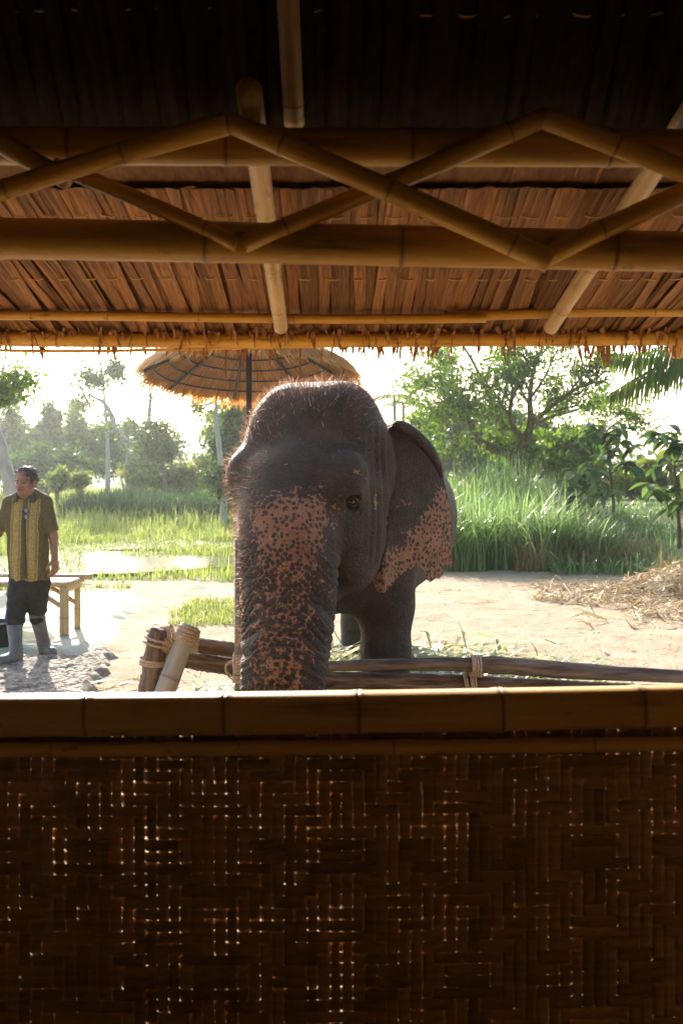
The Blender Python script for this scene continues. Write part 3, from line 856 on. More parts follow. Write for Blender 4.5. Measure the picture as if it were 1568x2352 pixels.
# ears: sheets with folded rim, wavy lower edge; part of the same skin
def ear(outline, centre, yfun, n=170, rings=26, th=.016):
    o = np.array(outline, float)
    d = np.r_[0, np.cumsum(np.hypot(*(np.roll(o, -1, 0) - o).T))]; oc = np.vstack([o, o[:1]])
    u = np.linspace(0, d[-1], n, endpoint=False); ox = np.interp(u, d, oc[:, 0]); oy = np.interp(u, d, oc[:, 1])
    c = np.array(centre, float)
    v = []
    for k in range(1, rings + 1):
        t = (k / rings) ** .8
        v.append(np.stack([c[0] + (ox - c[0]) * t, c[1] + (oy - c[1]) * t, np.full(n, t)], -1))
    v = np.concatenate(v + [np.array([[c[0], c[1], 0.0]])])
    Y = yfun(v[:, 0], v[:, 1], v[:, 2])
    w3 = np.stack([(v[:, 0] - HX) * Y / F, Y, CAMZ - (v[:, 1] - HY) * Y / F], -1)
    i = np.arange(rings - 1)[:, None] * n; j = np.arange(n)[None]; j2 = (j + 1) % n
    q = np.stack([i + j, i + n + j, i + n + j2, i + j2], -1).reshape(-1, 4)
    jj = np.arange(n); tri = np.stack([np.full(n, rings * n), jj, (jj + 1) % n], -1)
    k = (w3[q[:, 2]] - w3[q[:, 0]], w3[q[:, 3]] - w3[q[:, 1]])
    if np.cross(*k)[:, 1].mean() > 0: q = q[:, ::-1]; tri = tri[:, ::-1]
    back = w3 + np.array((.2, .98, 0)) * (th * (1.6 - 1.1 * v[:, 2] ** 3))[:, None]
    N_ = len(w3); e = np.arange((rings - 1) * n, rings * n); e2 = np.roll(e, -1)
    side = np.stack([e, e + N_, e2 + N_, e2], -1)
    return np.concatenate([w3, back]), np.concatenate([q, q[:, ::-1] + N_, side]), np.concatenate([tri, tri[:, ::-1] + N_]), v
OUT = [(878, 1010), (893, 984), (907, 974), (932, 978), (960, 996), (988, 1026), (1006, 1062), (1020, 1110), (1031, 1150), (1037, 1200), (1036, 1250), (1039, 1296), (1036, 1312), (1030, 1300), (1022, 1297), (1019, 1316), (1008, 1330), (1000, 1328), (988, 1338), (977, 1330), (974, 1310), (964, 1302), (952, 1300), (942, 1309), (930, 1312), (921, 1322), (908, 1330), (899, 1344), (884, 1360), (872, 1363), (862, 1352), (857, 1335), (861, 1310), (862, 1280), (866, 1230), (868, 1150), (870, 1080)]
def earY(x, y, t):
    u = np.clip((x - 880) / 160, 0, 1); lowr = sstep(1150, 1300, y)
    Y = 5.72 + .10 * u + .22 * u * u
    Y = Y - .03 * sstep(1090, 1000, y) * sstep(.9, 1, t)                       # rim rolls forward at the top
    Y = Y + lowr * .016 * np.sin((x - 930) / 15.0 + (y - 1200) * .012)
    Y = Y - .05 * lowr * sstep(.2, 0, u)
    Y = Y + .03 * sstep(935, 985, x) * sstep(1230, 1300, y)
    return Y - .02 * np.exp(-((x - 905) / 30) ** 2 - ((y - 1120) / 120) ** 2)
v_, q_, t_, vd = ear(OUT, (935, 1165), earY)
EB.add(v_, q_, t_)
vd2 = np.concatenate([vd, vd])
band = np.interp(vd2[:, 0], [855, 880, 920, 960, 1000, 1040], [1310, 1275, 1238, 1188, 1140, 1090])
pe = sstep(-34, 30, vd2[:, 1] - band + 22 * (vnoise(vd2[:, 0], vd2[:, 1], .05, 6) - .5)) * .92
pe = np.maximum(pe, .62 * np.exp(-((vd2[:, 0] - 928) / 14) ** 2 - ((vd2[:, 1] - 1158) / 16) ** 2))
pe = np.maximum(pe, .55 * np.exp(-((vd2[:, 0] - 888) / 10) ** 2 - ((vd2[:, 1] - 1205) / 12) ** 2))
pk.append(pe); rc.append(v_[:, 2]); tk.append(np.zeros(len(v_)))
# rolled rim along the top of the ear
rp = smooth_path([tuple(P(x, y, Y)) + (r,) for x, y, Y, r in ((903, 985, 5.70, .020), (915, 977, 5.69, .032), (940, 990, 5.70, .036), (967, 1013, 5.73, .036), (990, 1040, 5.77, .031), (1006, 1072, 5.82, .020), (1014, 1095, 5.86, .012))], 26)
v_, q_, t_ = tube_arrays(rp[:, :3], rp[:, 3], 14)
EB.add(v_, q_, t_); pk.append(np.full(len(v_), 0.)); rc.append(v_[:, 2]); tk.append(np.zeros(len(v_)))
# far ear, swept back: only its tip shows beside the trunk
OUT2 = [(640, 1010), (612, 1020), (590, 1060), (575, 1120), (560, 1180), (546, 1212), (552, 1235), (560, 1262), (575, 1268), (600, 1240), (640, 1180), (660, 1100)]
v_, q_, t_, vd = ear(OUT2, (608, 1130), lambda x, y, t: 6.0 + (600 - x) * .0012 + .02 * np.sin(y * .06), 80, 12)
EB.add(v_, q_, t_); pk.append(np.concatenate([sstep(1150, 1215, vd[:, 1])] * 2)); rc.append(v_[:, 2]); tk.append(np.zeros(len(v_)))

m, nt, out = newmat('elephant_skin')
co = mapping(nt, (1, 1, 1))
aP = nd(nt, 'ShaderNodeAttribute', attribute_name='pink').outputs['Fac']
aR = nd(nt, 'ShaderNodeAttribute', attribute_name='ringc').outputs['Fac']
aT = nd(nt, 'ShaderNodeAttribute', attribute_name='ontrunk').outputs['Fac']
wob = nd(nt, 'ShaderNodeTexNoise', {'Vector': co, 'Scale': 30.0, 'Detail': 2})
wv3 = nd(nt, 'ShaderNodeVectorMath', {0: wob.outputs['Color'], 1: (.012, .012, .012)}, operation='MULTIPLY')
co3 = nd(nt, 'ShaderNodeVectorMath', {0: co, 1: wv3.outputs[0]}, operation='ADD')
vo = nd(nt, 'ShaderNodeTexVoronoi', {'Vector': co3.outputs[0], 'Scale': 40.0, 'Randomness': .85})
vo2 = nd(nt, 'ShaderNodeTexVoronoi', {'Vector': co3.outputs[0], 'Scale': 66.0, 'Randomness': 1.0})
dd = math_(nt, 'MINIMUM', vo.outputs['Distance'], math_(nt, 'MULTIPLY_ADD', vo2.outputs['Distance'], .8, .27))
nv = nd(nt, 'ShaderNodeTexNoise', {'Vector': co, 'Scale': 16.0, 'Detail': 3})
thr = math_(nt, 'ADD', math_(nt, 'MULTIPLY_ADD', aP, -.52, .89), math_(nt, 'MULTIPLY_ADD', nv.outputs[0], .34, -.17))                                   # pink 1 -> spots of radius .32, pink 0 -> all dark
d2 = math_(nt, 'SUBTRACT', dd, thr)
pm = nd(nt, 'ShaderNodeMapRange', {0: d2, 1: -.09, 2: .09}); pm.interpolation_type = 'SMOOTHSTEP'
nz = nd(nt, 'ShaderNodeTexNoise', {'Vector': co, 'Scale': 7.0, 'Detail': 6, 'Roughness': .6})
nf = nd(nt, 'ShaderNodeTexNoise', {'Vector': co, 'Scale': 120.0, 'Detail': 5, 'Roughness': .7})
grey = ramp(nt, nz.outputs[0], [(.3, (.042, .029, .018)), (.6, (.09, .063, .041)), (.8, (.14, .102, .068))])
grey = mixc(nt, ramp(nt, nf.outputs[0], [(.35, (.45, .45, .45)), (.6, (0, 0, 0))]), grey, (.03, .024, .02))
pinkc = ramp(nt, nz.outputs[0], [(.3, (.34, .15, .075)), (.7, (.53, .27, .15))])
pinkc = mixc(nt, ramp(nt, nf.outputs[0], [(.3, (.4, .4, .4)), (.55, (0, 0, 0))]), pinkc, (.2, .08, .045))
col = mixc(nt, pm.outputs[0], grey, pinkc)
# wrinkles: fine crossed creases everywhere, rings on the trunk
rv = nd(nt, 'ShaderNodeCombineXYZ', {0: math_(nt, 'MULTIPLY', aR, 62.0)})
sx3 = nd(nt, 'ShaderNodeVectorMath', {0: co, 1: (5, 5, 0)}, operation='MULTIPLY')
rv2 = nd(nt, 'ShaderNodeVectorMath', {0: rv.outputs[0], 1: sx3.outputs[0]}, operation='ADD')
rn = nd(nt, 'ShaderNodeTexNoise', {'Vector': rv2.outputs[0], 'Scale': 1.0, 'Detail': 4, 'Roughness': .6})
ck = nd(nt, 'ShaderNodeTexVoronoi', {'Vector': co3.outputs[0], 'Scale': 75.0}, feature='DISTANCE_TO_EDGE')
ck2 = nd(nt, 'ShaderNodeTexVoronoi', {'Vector': nd(nt, 'ShaderNodeVectorMath', {0: co3.outputs[0], 1: (30, 30, 46)}, operation='MULTIPLY').outputs[0], 'Scale': 1.0}, feature='DISTANCE_TO_EDGE')
ck2h = ramp(nt, ck2.outputs['Distance'], [(0, (0, 0, 0)), (.16, (1, 1, 1))])
ckh = ramp(nt, ck.outputs['Distance'], [(0, (0, 0, 0)), (.14, (1, 1, 1))])
ver = nd(nt, 'ShaderNodeTexNoise', {'Vector': mapping(nt, (34, 34, 6)), 'Scale': 1.0, 'Detail': 5, 'Roughness': .65})
hgt = math_(nt, 'ADD', math_(nt, 'ADD', math_(nt, 'MULTIPLY', ckh, .25), math_(nt, 'MULTIPLY', ck2h, .45)), math_(nt, 'MULTIPLY', nf.outputs[0], .4))
hgt = math_(nt, 'ADD', hgt, math_(nt, 'MULTIPLY', math_(nt, 'MULTIPLY', rn.outputs[0], aT), 3.2))
hgt = math_(nt, 'ADD', hgt, math_(nt, 'MULTIPLY', math_(nt, 'MULTIPLY', ver.outputs[0], math_(nt, 'SUBTRACT', 1.0, aT)), 1.1))
col = mixc(nt, math_(nt, 'MULTIPLY', ramp(nt, rn.outputs[0], [(.36, (1, 1, 1)), (.46, (0, 0, 0))]), math_(nt, 'MULTIPLY', aT, .5)), col, (.03, .022, .018))  # trunk ring creases darkened, their shade put into the colour
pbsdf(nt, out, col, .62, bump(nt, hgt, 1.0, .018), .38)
M['skin_el'] = m
eleph = empty('elephant', (.1, 6.5, 0), 'grey elephant with pink speckled trunk and ear standing behind the log fence', 'elephant')
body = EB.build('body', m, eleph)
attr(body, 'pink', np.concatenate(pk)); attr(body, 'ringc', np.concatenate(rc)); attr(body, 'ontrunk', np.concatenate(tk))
# eyes
m, nt, out = newmat('elephant_eye')
at = nd(nt, 'ShaderNodeAttribute', attribute_name='iris').outputs['Fac']
c = ramp(nt, at, [(0, (.02, .015, .012)), (.55, (.03, .02, .015)), (.62, (.20, .085, .028)), (.85, (.22, .10, .032)), (.9, (.008, .006, .005))])
pbsdf(nt, out, c, .08, None, .6); M['el_eye'] = m
def eyeball(name, c, r, look, mat, parent):
    look = np.array(look, float); look /= np.linalg.norm(look)
    n, k = 20, 14; v = []
    for i in range(k + 1):
        th = math.pi * i / k
        for j in range(n):
            a = 2 * math.pi * j / n; v.append((math.sin(th) * math.cos(a), math.sin(th) * math.sin(a), math.cos(th)))
    v = np.array(v); i = np.arange(k)[:, None] * n; j = np.arange(n)[None]; j2 = (j + 1) % n
    q = np.stack([i + j, i + n + j, i + n + j2, i + j2], -1).reshape(-1, 4)
    o = mk(name, np.array(c) + v * r, q, mat, parent)
    d = v @ look; attr(o, 'iris', np.clip(d * 1.0, 0, 1))
    return o
eyeL = P(808, 1150, 5.24)
def surf_front(xd, yd, ymax=6):
    """front surface of the elephant along the line of sight of an image point"""
    m_ = (np.abs(ddx - xd) < 9) & (np.abs(ddy - yd) < 9) & (ev[:, 1] < ymax)
    return P(xd, yd, float(ev[m_, 1].min())) if m_.any() else None
pL = surf_front(808, 1152)
eyeball('eye', np.array(pL) + np.array((-.004, .0165, -.002)), .022, (.15, -1, .02), M['el_eye'], eleph)
eyeball('eye', Hd(-.02, -.31, 1.43), .026, -SD + .3 * FW, M['el_eye'], eleph)
# eyelids over the near eye, lower folds
def lid(pts, r, name='eyelid'):
    p = smooth_path([tuple(np.array(P(x, y, pL.y)) + (0, -dy, 0)) + (rr_,) for x, y, dy, rr_ in pts], 18)
    v, q, t = tube_arrays(p[:, :3], p[:, 3], 8)
    o = mk(name, v, [q, t], M['skin_el'], eleph)
    attr(o, 'pink', np.zeros(len(v))); attr(o, 'ringc', v[:, 2]); attr(o, 'ontrunk', np.zeros(len(v)))
lid([(793, 1156, .000, .004), (800, 1147, .010, .010), (809, 1143, .012, .013), (818, 1147, .006, .010), (824, 1154, -.01, .004)], 0)
lid([(794, 1158, .000, .004), (802, 1161, .010, .007), (811, 1162, .011, .007), (820, 1158, .000, .005)], 0)
# hair: short bristles on the crown, the far side of the face and the back edge of the trunk
hm, nt, out = newmat('elephant_hair')
ge = nt.nodes.new('ShaderNodeNewGeometry')
c = ramp(nt, ge.outputs['Random Per Island'], [(0, (.05, .022, .012)), (.55, (.2, .08, .04)), (.85, (.34, .19, .12)), (1, (.7, .56, .46))])
b = pbsdf(nt, None, c, .35, None, .6)
tr = nd(nt, 'ShaderNodeBsdfTranslucent', {'Color': c}); mx = nd(nt, 'ShaderNodeMixShader', {0: .5, 1: b.outputs[0], 2: tr.outputs[0]}); nt.links.new(mx.outputs[0], out.inputs[0])
rg = np.random.default_rng(5)
nrm = vnormals(ev, eq)
crown = sstep(1.80, 2.02, ev[:, 2]) * (ev[:, 1] < 6.35) * 1.0
crown = np.maximum(crown, .55 * sstep(1.62, 1.8, ev[:, 2]) * (hs < -.05) * (ev[:, 1] < 6.2))
rim = (ev[:, 1] < 5.7) * (nrm @ np.array((-1., 0, 0)) > .5) * (ev[:, 2] > .45) * (hs < 0) * np.where(ev[:, 2] > 1.4, .8, .7)
forehead = .03 * (ev[:, 2] > 1.45) * (nrm[:, 1] < -.2) * (ev[:, 1] < 5.6)
p_ = np.maximum(np.maximum(crown, rim), forehead) + 1e-9; p_ /= p_.sum()
NH = 5200
ii = rg.choice(len(ev), NH, p=p_)
base = ev[ii] + rg.normal(0, .006, (NH, 3)); nn = nrm[ii]
base -= nn * .003
oncr = ev[ii, 2] > 1.75
L = np.where(oncr, rg.gamma(5, .0072, NH) + .010, rg.gamma(4, .006, NH) + .01)
lean = np.where(oncr[:, None], np.array((.25, -.25, .35)), np.array((-.25, -.15, -.15)))
d = nn * .8 + lean * 1.0 + rg.normal(0, .35, (NH, 3)); d /= np.linalg.norm(d, axis=1)[:, None]
side = np.cross(d, np.array((0, 1.0, .1))); side /= np.linalg.norm(side, axis=1)[:, None] + 1e-9
mid = base + d * L[:, None] * .55
tip = base + d * L[:, None] + np.array((.0, 0, -.25)) * L[:, None] * rg.uniform(.1, .9, NH)[:, None]
hw = .0009
v = np.stack([base - side * hw, base + side * hw, mid + side * hw * .8, mid - side * hw * .8, tip], 1).reshape(-1, 3)
k = np.arange(NH)[:, None] * 5
o = mk('hair', v, [k + np.array([[0, 1, 2, 3]]), k + np.array([[3, 2, 4]])], hm, eleph); tag(o, kind='stuff')
# ---------------------------------------------------------------- log fence in front of the elephant
fence = empty('log_fence', (.3, 5.45, 0), 'weathered log rail fence lashed with rope between the elephant and the hut', 'fence')
def log(name, pts, parent, mat, seed=0, rough=.06, seg=22, n=40):
    """pts: (x,y,z,r) world; built along local X so that the grain follows the log"""
    p = smooth_path(pts, n)
    a, b = p[0, :3], p[-1, :3]; xa = Vector(b - a).normalized()
    up = Vector((0, 0, 1)) if abs(xa.z) < .9 else Vector((0, 1, 0)); ya = up.cross(xa).normalized(); za = xa.cross(ya)
    R = np.array((xa, ya, za)); lp = (p[:, :3] - a) @ R.T
    rg = np.random.default_rng(seed)
    rad = p[:, 3] * (1 + .03 * np.convolve(rg.normal(size=n + 8), np.ones(9) / 3, 'valid'))
    v, q, t = tube_arrays(lp, rad, seg, True, rough, seed)
    me = mesh_np(name, v, [q, t]); ob = obj(name, me, mat, parent)
    off = Vector((0, 0, 0)); pp = parent
    while pp is not None: off += pp.location; pp = pp.parent
    ob.matrix_local = Matrix.Translation(Vector(a) - off) @ Matrix(R.tolist()).transposed().to_4x4()
    return ob
def Pr(x, y, Y, rpx): return tuple(P(x, y, Y)) + (rpx * Y / F,)
log('rail_log', [Pr(730, 1531, 5.45, 10), Pr(860, 1527, 5.47, 13), Pr(1000, 1525, 5.47, 15), Pr(1090, 1526, 5.47, 17), Pr(1130, 1527, 5.46, 21), Pr(1180, 1530, 5.44, 19), Pr(1330, 1541, 5.40, 18), Pr(1568, 1553, 5.36, 15), Pr(1750, 1558, 5.33, 15)], fence, M['log_pale'], 1, .05)
log('rail_log', [Pr(690, 1560, 5.53, 19), Pr(800, 1563, 5.55, 20), Pr(950, 1566, 5.55, 19), Pr(1080, 1570, 5.55, 19), Pr(1250, 1577, 5.50, 17), Pr(1450, 1584, 5.45, 14), Pr(1700, 1590, 5.4, 16)], fence, M['log'], 2, .05)
log('rail_log', [Pr(420, 1478, 5.34, 17), Pr(500, 1488, 5.38, 17), Pr(570, 1497, 5.42, 16), Pr(640, 1505, 5.46, 16)], fence, M['log'], 3, .05)
log('rail_log', [Pr(405, 1512, 5.40, 19), Pr(480, 1522, 5.42, 22), Pr(560, 1535, 5.45, 23), Pr(700, 1555, 5.5, 24)], fence, M['log'], 4, .06)
log('fence_post', [Pr(338, 1760, 5.22, 31), Pr(345, 1600, 5.20, 30), Pr(350, 1545, 5.20, 28), Pr(358, 1490, 5.19, 26), Pr(363, 1455, 5.18, 24), Pr(366, 1443, 5.18, 18)], fence, M['log_pale'], 5, .07)
log('fence_post', [Pr(398, 1740, 5.45, 16), Pr(388, 1560, 5.40, 15), Pr(394, 1480, 5.36, 15)], fence, M['log'], 6, .05)
bamboo('slanted_pole', P(330, 1720, 5.06), P(436, 1437, 5.22), .056, .050, .52, fence, 'bamboo_grey', (0, 0, 0), 60, 22, .72, .8)
log('fence_post', [Pr(1082, 1760, 5.62, 22), Pr(1084, 1600, 5.6, 22), Pr(1086, 1535, 5.6, 21)], fence, M['log'], 8, .05)
metal = MB(); metal.add(*tube_arrays([P(548, 1238, 5.20), P(549, 1500, 5.20), P(550, 1880, 5.20)], .0235, 16))
metal.build('metal_post', M['metal_pole'], fence)
for p_ in ((1700, 1552, 5.34),):
    log('fence_post', [Pr(1715, 1860, 5.45, 26), Pr(1712, 1530, 5.43, 24)], fence, M['log'], 9, .05)
def lash(c, axis, r, turns, width, seed=0, rr=.0065, ey=1.0):
    """rope wound round a pole: c centre, axis direction, r radius"""
    ax = np.array(axis, float); ax /= np.linalg.norm(ax)
    ref = np.array((0, 1.0, 0)); n = np.cross(ax, ref); n /= np.linalg.norm(n); b = np.cross(ax, n)
    rg = np.random.default_rng(seed); t = np.linspace(0, 1, turns * 18)
    ang = t * turns * 2 * math.pi; off = (t - .5) * width + .25 * rr * np.sin(ang * .37 + seed)
    wob = 1 + .03 * np.sin(ang * .9 + seed * 2)
    pts = np.array(c) + ax * off[:, None] + (r + rr * .6) * wob[:, None] * (np.cos(ang)[:, None] * n + ey * np.sin(ang)[:, None] * b)
    v, q, tr = tube_arrays(pts, rr, 7)
    mk('rope_lashing', v, [q, tr], M['rope'], fence)
lash(P(1093, 1530, 5.47), (1, 0, -.03), .052, 4, .055, 1, .0068)
lash(P(1093, 1543, 5.53), (.1, .2, 1), .034, 5, .05, 2, .006)
lash(P(1085, 1570, 5.55), (1, 0, -.02), .062, 3, .034, 3, .0062)
lash(P(1070, 1572, 5.55), (1, 0, .1), .060, 2, .02, 4, .0062)
lash(P(549, 1519, 5.20), (0, 0, 1), .026, 9, .085, 5, .0052)
lash(P(549, 1538, 5.20), (0, 0, 1), .026, 4, .035, 6, .0052)
lash(P(549, 1558, 5.20), (0, 0, 1), .026, 5, .040, 7, .0050)
lash(P(548, 1540, 5.27), (.2, 1, .6), .07, 2, .03, 8, .0045)
lash(P(351, 1520, 5.20), (.12, 0, 1), .064, 3, .028, 9, .006)
lash(P(362, 1470, 5.19), (.35, 0, 1), .061, 2, .05, 10, .007)
lash(P(380, 1462, 5.22), (.9, 0, .2), .050, 8, .085, 11, .0062, 1.0)
lash(P(374, 1472, 5.21), (.7, .1, .7), .056, 6, .06, 12, .006)
dd_ = np.array(P(436, 1437, 5.22)) - np.array(P(330, 1720, 5.06))
lash(P(430, 1455, 5.21), dd_, .053, 6, .07, 13, .0065)
lash(P(424, 1470, 5.20), dd_, .054, 3, .03, 14, .0065)
lash(P(442, 1476, 5.27), (1, .1, -.1), .048, 6, .06, 15, .0065)

# ---------------------------------------------------------------- thatched parasol behind the elephant
PC = P(572, 860, 11.2); PZ = PC.z; PR = 1.18
par = empty('thatched_parasol', (PC.x, PC.y, 0), 'round grass-thatched parasol on a thin dark pole behind the elephant', 'parasol')
M['dark_wood'] = mat_noise('dark_wood', (.015, .012, .01), (.04, .03, .022), (10, 10, 10), 4, .6)
mb = MB(); mb.add(*tube_arrays([(PC.x, PC.y, 0), (PC.x, PC.y, 1.5), (PC.x, PC.y, PZ + .62)], .032, 12)); mb.build('pole', M['dark_wood'], par)
m, nt, out = newmat('grass_thatch')
co = mapping(nt, (1, 1, 1))
n1 = nd(nt, 'ShaderNodeTexNoise', {'Vector': mapping(nt, (30, 30, 30)), 'Scale': 1.0, 'Detail': 5})
ge = nt.nodes.new('ShaderNodeNewGeometry')
c = ramp(nt, ge.outputs['Random Per Island'], [(0, (.34, .145, .03)), (.5, (.55, .28, .07)), (1, (.66, .42, .17))])
b = pbsdf(nt, None, c, .7, None, .3)
tr = nd(nt, 'ShaderNodeBsdfTranslucent', {'Color': c}); mx = nd(nt, 'ShaderNodeMixShader', {0: .55, 1: b.outputs[0], 2: tr.outputs[0]}); nt.links.new(mx.outputs[0], out.inputs[0])
M['grass_thatch'] = m
APEX = .62
TILT = .13
def cone_pt(a, t): return np.array([PC.x + PR * t * math.cos(a), PC.y + PR * t * math.sin(a), PZ + APEX * (1 - t) - TILT * PR * t * math.sin(a)])
for k in range(8):
    a = 2 * math.pi * (k + .32) / 8
    mb = MB(); mb.add(*tube_arrays([cone_pt(a, .03) - (0, 0, .045), cone_pt(a, .5) - (0, 0, .045), cone_pt(a, .98) - (0, 0, .045)], .019, 8)); mb.build('rib', M['dark_wood'], par)
for t in (.2, .34, .48, .62, .76, .90):
    a = np.linspace(0, 2 * math.pi, 49)
    mb = MB(); mb.add(*tube_arrays(np.array([cone_pt(x, t) for x in a]) - (0, 0, .024), .010, 6)); mb.build('hoop', M['dark_wood'], par)
# straw: thousands of stalks laid down the cone, overhanging the rim
rg = np.random.default_rng(21); NS = 15000
a = rg.uniform(0, 2 * np.pi, NS); t0 = np.sqrt(rg.uniform(.0, .93, NS)); L = rg.uniform(.22, .40, NS) / PR
lay = rg.uniform(0, .07, NS)
t1 = np.minimum(t0 + L, 1.07 + rg.normal(0, .05, NS)); a1 = a + rg.normal(0, .045, NS)
def cpt(a, t, up): return np.stack([PC.x + PR * t * np.cos(a), PC.y + PR * t * np.sin(a), PZ + APEX * (1 - t) + up - .5 * np.clip(t - 1, 0, 1) - TILT * PR * t * np.sin(a)], -1)
A = cpt(a, t0, lay); B = cpt(a1, t1, lay * .6 + rg.normal(0, .012, NS))
s = np.stack([-np.sin(a), np.cos(a), rg.normal(0, .3, NS)], -1) * rg.uniform(.005, .011, NS)[:, None]
mid = (A + B) / 2 + np.array((0, 0, .008))
v = np.stack([A - s, A + s, mid + s, mid - s, B], 1).reshape(-1, 3); k = np.arange(NS)[:, None] * 5
o = mk('straw_cover', v, [k + np.array([[0, 1, 2, 3]]), k + np.array([[3, 2, 4]])], M['grass_thatch'], par); tag(o, kind='stuff')
aa = np.linspace(0, 2 * np.pi, 65)[:-1]; v = np.concatenate([[cone_pt(0, 0) + (0, 0, .03)], [cone_pt(x, .97) + (0, 0, .012) for x in aa]]); 
t = np.array([[0, 1 + i, 1 + (i + 1) % 64] for i in range(64)])
mk('straw_base', v, t, M['grass_thatch'], par)

# ---------------------------------------------------------------- bamboo bench and black tub on the slab
SZ = .065
BYF = (CAMZ - SZ) * F / (1460 - HY)
bench = empty('bamboo_bench', (P(60, 1400, BYF).x, BYF + .2, SZ), 'pale bamboo bench standing on the concrete slab behind the man', 'bench')
bz = P(0, 1343, BYF).z
xl, xr = P(-420, 0, BYF).x, P(162, 0, BYF).x
for k in range(9):
    y = BYF - .03 + k * .058
    bamboo('seat_slat', (xl, y, bz + .01), (xr + .01 * (k % 3), y, bz + .008), .027, .026, .4, bench, 'bamboo_pale', (0, 0, 0), 200 + k, 10)
bamboo('cross_pole', (P(150, 0, BYF).x, BYF - .06, bz - .045), (P(150, 0, BYF).x, BYF + .52, bz - .045), .03, .03, .5, bench, 'bamboo_pale', (0, 0, 0), 211, 12)
bamboo('side_pole', (xl, BYF + .47, bz + .05), (P(187, 0, BYF).x, BYF + .40, bz + .035), .03, .028, .4, bench, 'bamboo_pale', (0, 0, 0), 212, 12)
for xd, y in ((148, BYF), (150, BYF + .44), (-390, BYF), (-390, BYF + .44)):
    x = P(xd, 0, BYF).x
    bamboo('leg', (x, y, SZ - .01), (x, y, bz - .0), .045 if y == BYF else .032, .043 if y == BYF else .03, .3, bench, 'bamboo_pale', (0, 0, 0), 220 + xd, 14)
for s_, y in ((0, BYF + .02), (1, BYF + .44)):
    A = P(150, 1400, BYF); B = P(85, 1358, BYF)
    bamboo('diagonal_brace', (A.x, y, A.z), (B.x, y, B.z), .022, .022, .4, bench, 'bamboo_pale', (0, 0, 0), 230 + s_, 10)
tubc = P(0, 1490, 9.3)
ty_ = (CAMZ - SZ) * F / (1488 - HY); tx0 = P(-8, 1488, ty_).x
v = []; prof = [(0, 0), (.135, 0), (.15, .02), (.165, .19), (.178, .195), (.178, .21), (.16, .21), (.15, .05), (0, .045)]
n = 32
for r_, z_ in prof:
    for j in range(n): v.append((tx0 + r_ * math.cos(2 * math.pi * j / n), ty_ + .17 + r_ * math.sin(2 * math.pi * j / n), SZ + z_))
i = np.arange(len(prof) - 1)[:, None] * n; j = np.arange(n)[None]
q = np.stack([i + j, i + (j + 1) % n, i + n + (j + 1) % n, i + n + j], -1).reshape(-1, 4)
M['black_plastic'] = mat_noise('black_plastic', (.012, .012, .012), (.03, .028, .026), (8, 8, 8), 4, .5)
tub = empty('tub', (tx0, ty_ + .17, SZ), 'black plastic tub on the slab beside the man in boots', 'tub')
mk('bowl', v, q, M['black_plastic'], tub)
mb = MB()
for a0 in (.0,):
    pass
hp = [(tx0 + .19 * math.cos(a), ty_ + .17 + .19 * math.sin(a) * .9, SZ + .165) for a in np.linspace(-1.9, -1.2, 8)]
mb.add(*tube_arrays(hp, .010, 7)); mb.build('handle', M['black_plastic'], tub)

# ---------------------------------------------------------------- hay, cut leaves
def straws(name, pts, L, wd, mat, parent=None, flat=.25, bendz=.0, seed=0, along=None):
    rg = np.random.default_rng(seed); n = len(pts); az = rg.uniform(0, 2 * np.pi, n) if along is None else rg.normal(along, .5, n)
    el = rg.normal(0, flat, n)
    d = np.stack([np.cos(az) * np.cos(el), np.sin(az) * np.cos(el), np.sin(el)], -1)
    s = np.stack([-np.sin(az), np.cos(az), rg.normal(0, .5, n)], -1) * (wd / 2)[:, None]
    A = pts - d * (L / 2)[:, None]; B = pts + d * (L / 2)[:, None]; mid = pts + np.array((0, 0, 1.0)) * (L * rg.normal(bendz, .10, n))[:, None] + s * rg.normal(0, 1.5, n)[:, None]
    v = np.stack([A - s * .6, A + s * .6, mid + s, mid - s, B], 1).reshape(-1, 3); k = np.arange(n)[:, None] * 5
    return mk(name, v, [k + np.array([[0, 1, 2, 3]]), k + np.array([[3, 2, 4]])], mat, parent, False)
M['hay'] = mat_leaf('hay', (.22, .14, .07), (.48, .36, .20), (.64, .54, .36), .2, 1.0, .7, .2)
M['cane'] = mat_leaf('cane', (.20, .27, .08), (.48, .48, .27), (.62, .57, .42), .3, 1.1, .55, .3)
hx0, hy0 = 4.75, 12.7
hay = empty('hay_pile', (hx0, hy0, 0), 'low heap of dry straw and cut stalks spread on the sand', 'hay pile')
nn = 60
gx, gy = np.meshgrid(np.linspace(-2.4, 2.6, nn), np.linspace(-2.3, 1.9, nn))
def hayz(x, y):
    n_ = vnoise(x + 9, y + 9, 1.1, 2) - .5
    r1 = np.exp(-((x - .10) / .95) ** 2 - ((y - .55) / .85) ** 2) * .42
    r2 = np.exp(-((x - .9) / 1.2) ** 2 - ((y + .7) / 1.0) ** 2) * .20
    r3 = np.exp(-((x - 1.6) / 1.0) ** 2 - ((y - .6) / .9) ** 2) * .40
    return np.maximum(np.maximum(r1, r3), r2) * (1 + .5 * n_) + (vnoise(x, y, 4, 3) - .5) * .05 - .045
v = np.stack([gx + hx0, gy + hy0, hayz(gx, gy)], -1).reshape(-1, 3); idx = np.arange(nn * nn).reshape(nn, nn)
q = np.stack([idx[:-1, :-1], idx[:-1, 1:], idx[1:, 1:], idx[1:, :-1]], -1).reshape(-1, 4)
M['hay_mound'] = mat_noise('hay_mound', (.10, .06, .03), (.34, .25, .13), (14, 14, 14), 6, .9, .8, .04)
mk('mound', v, q, M['hay_mound'], hay)
rg = np.random.default_rng(3); n = 9000
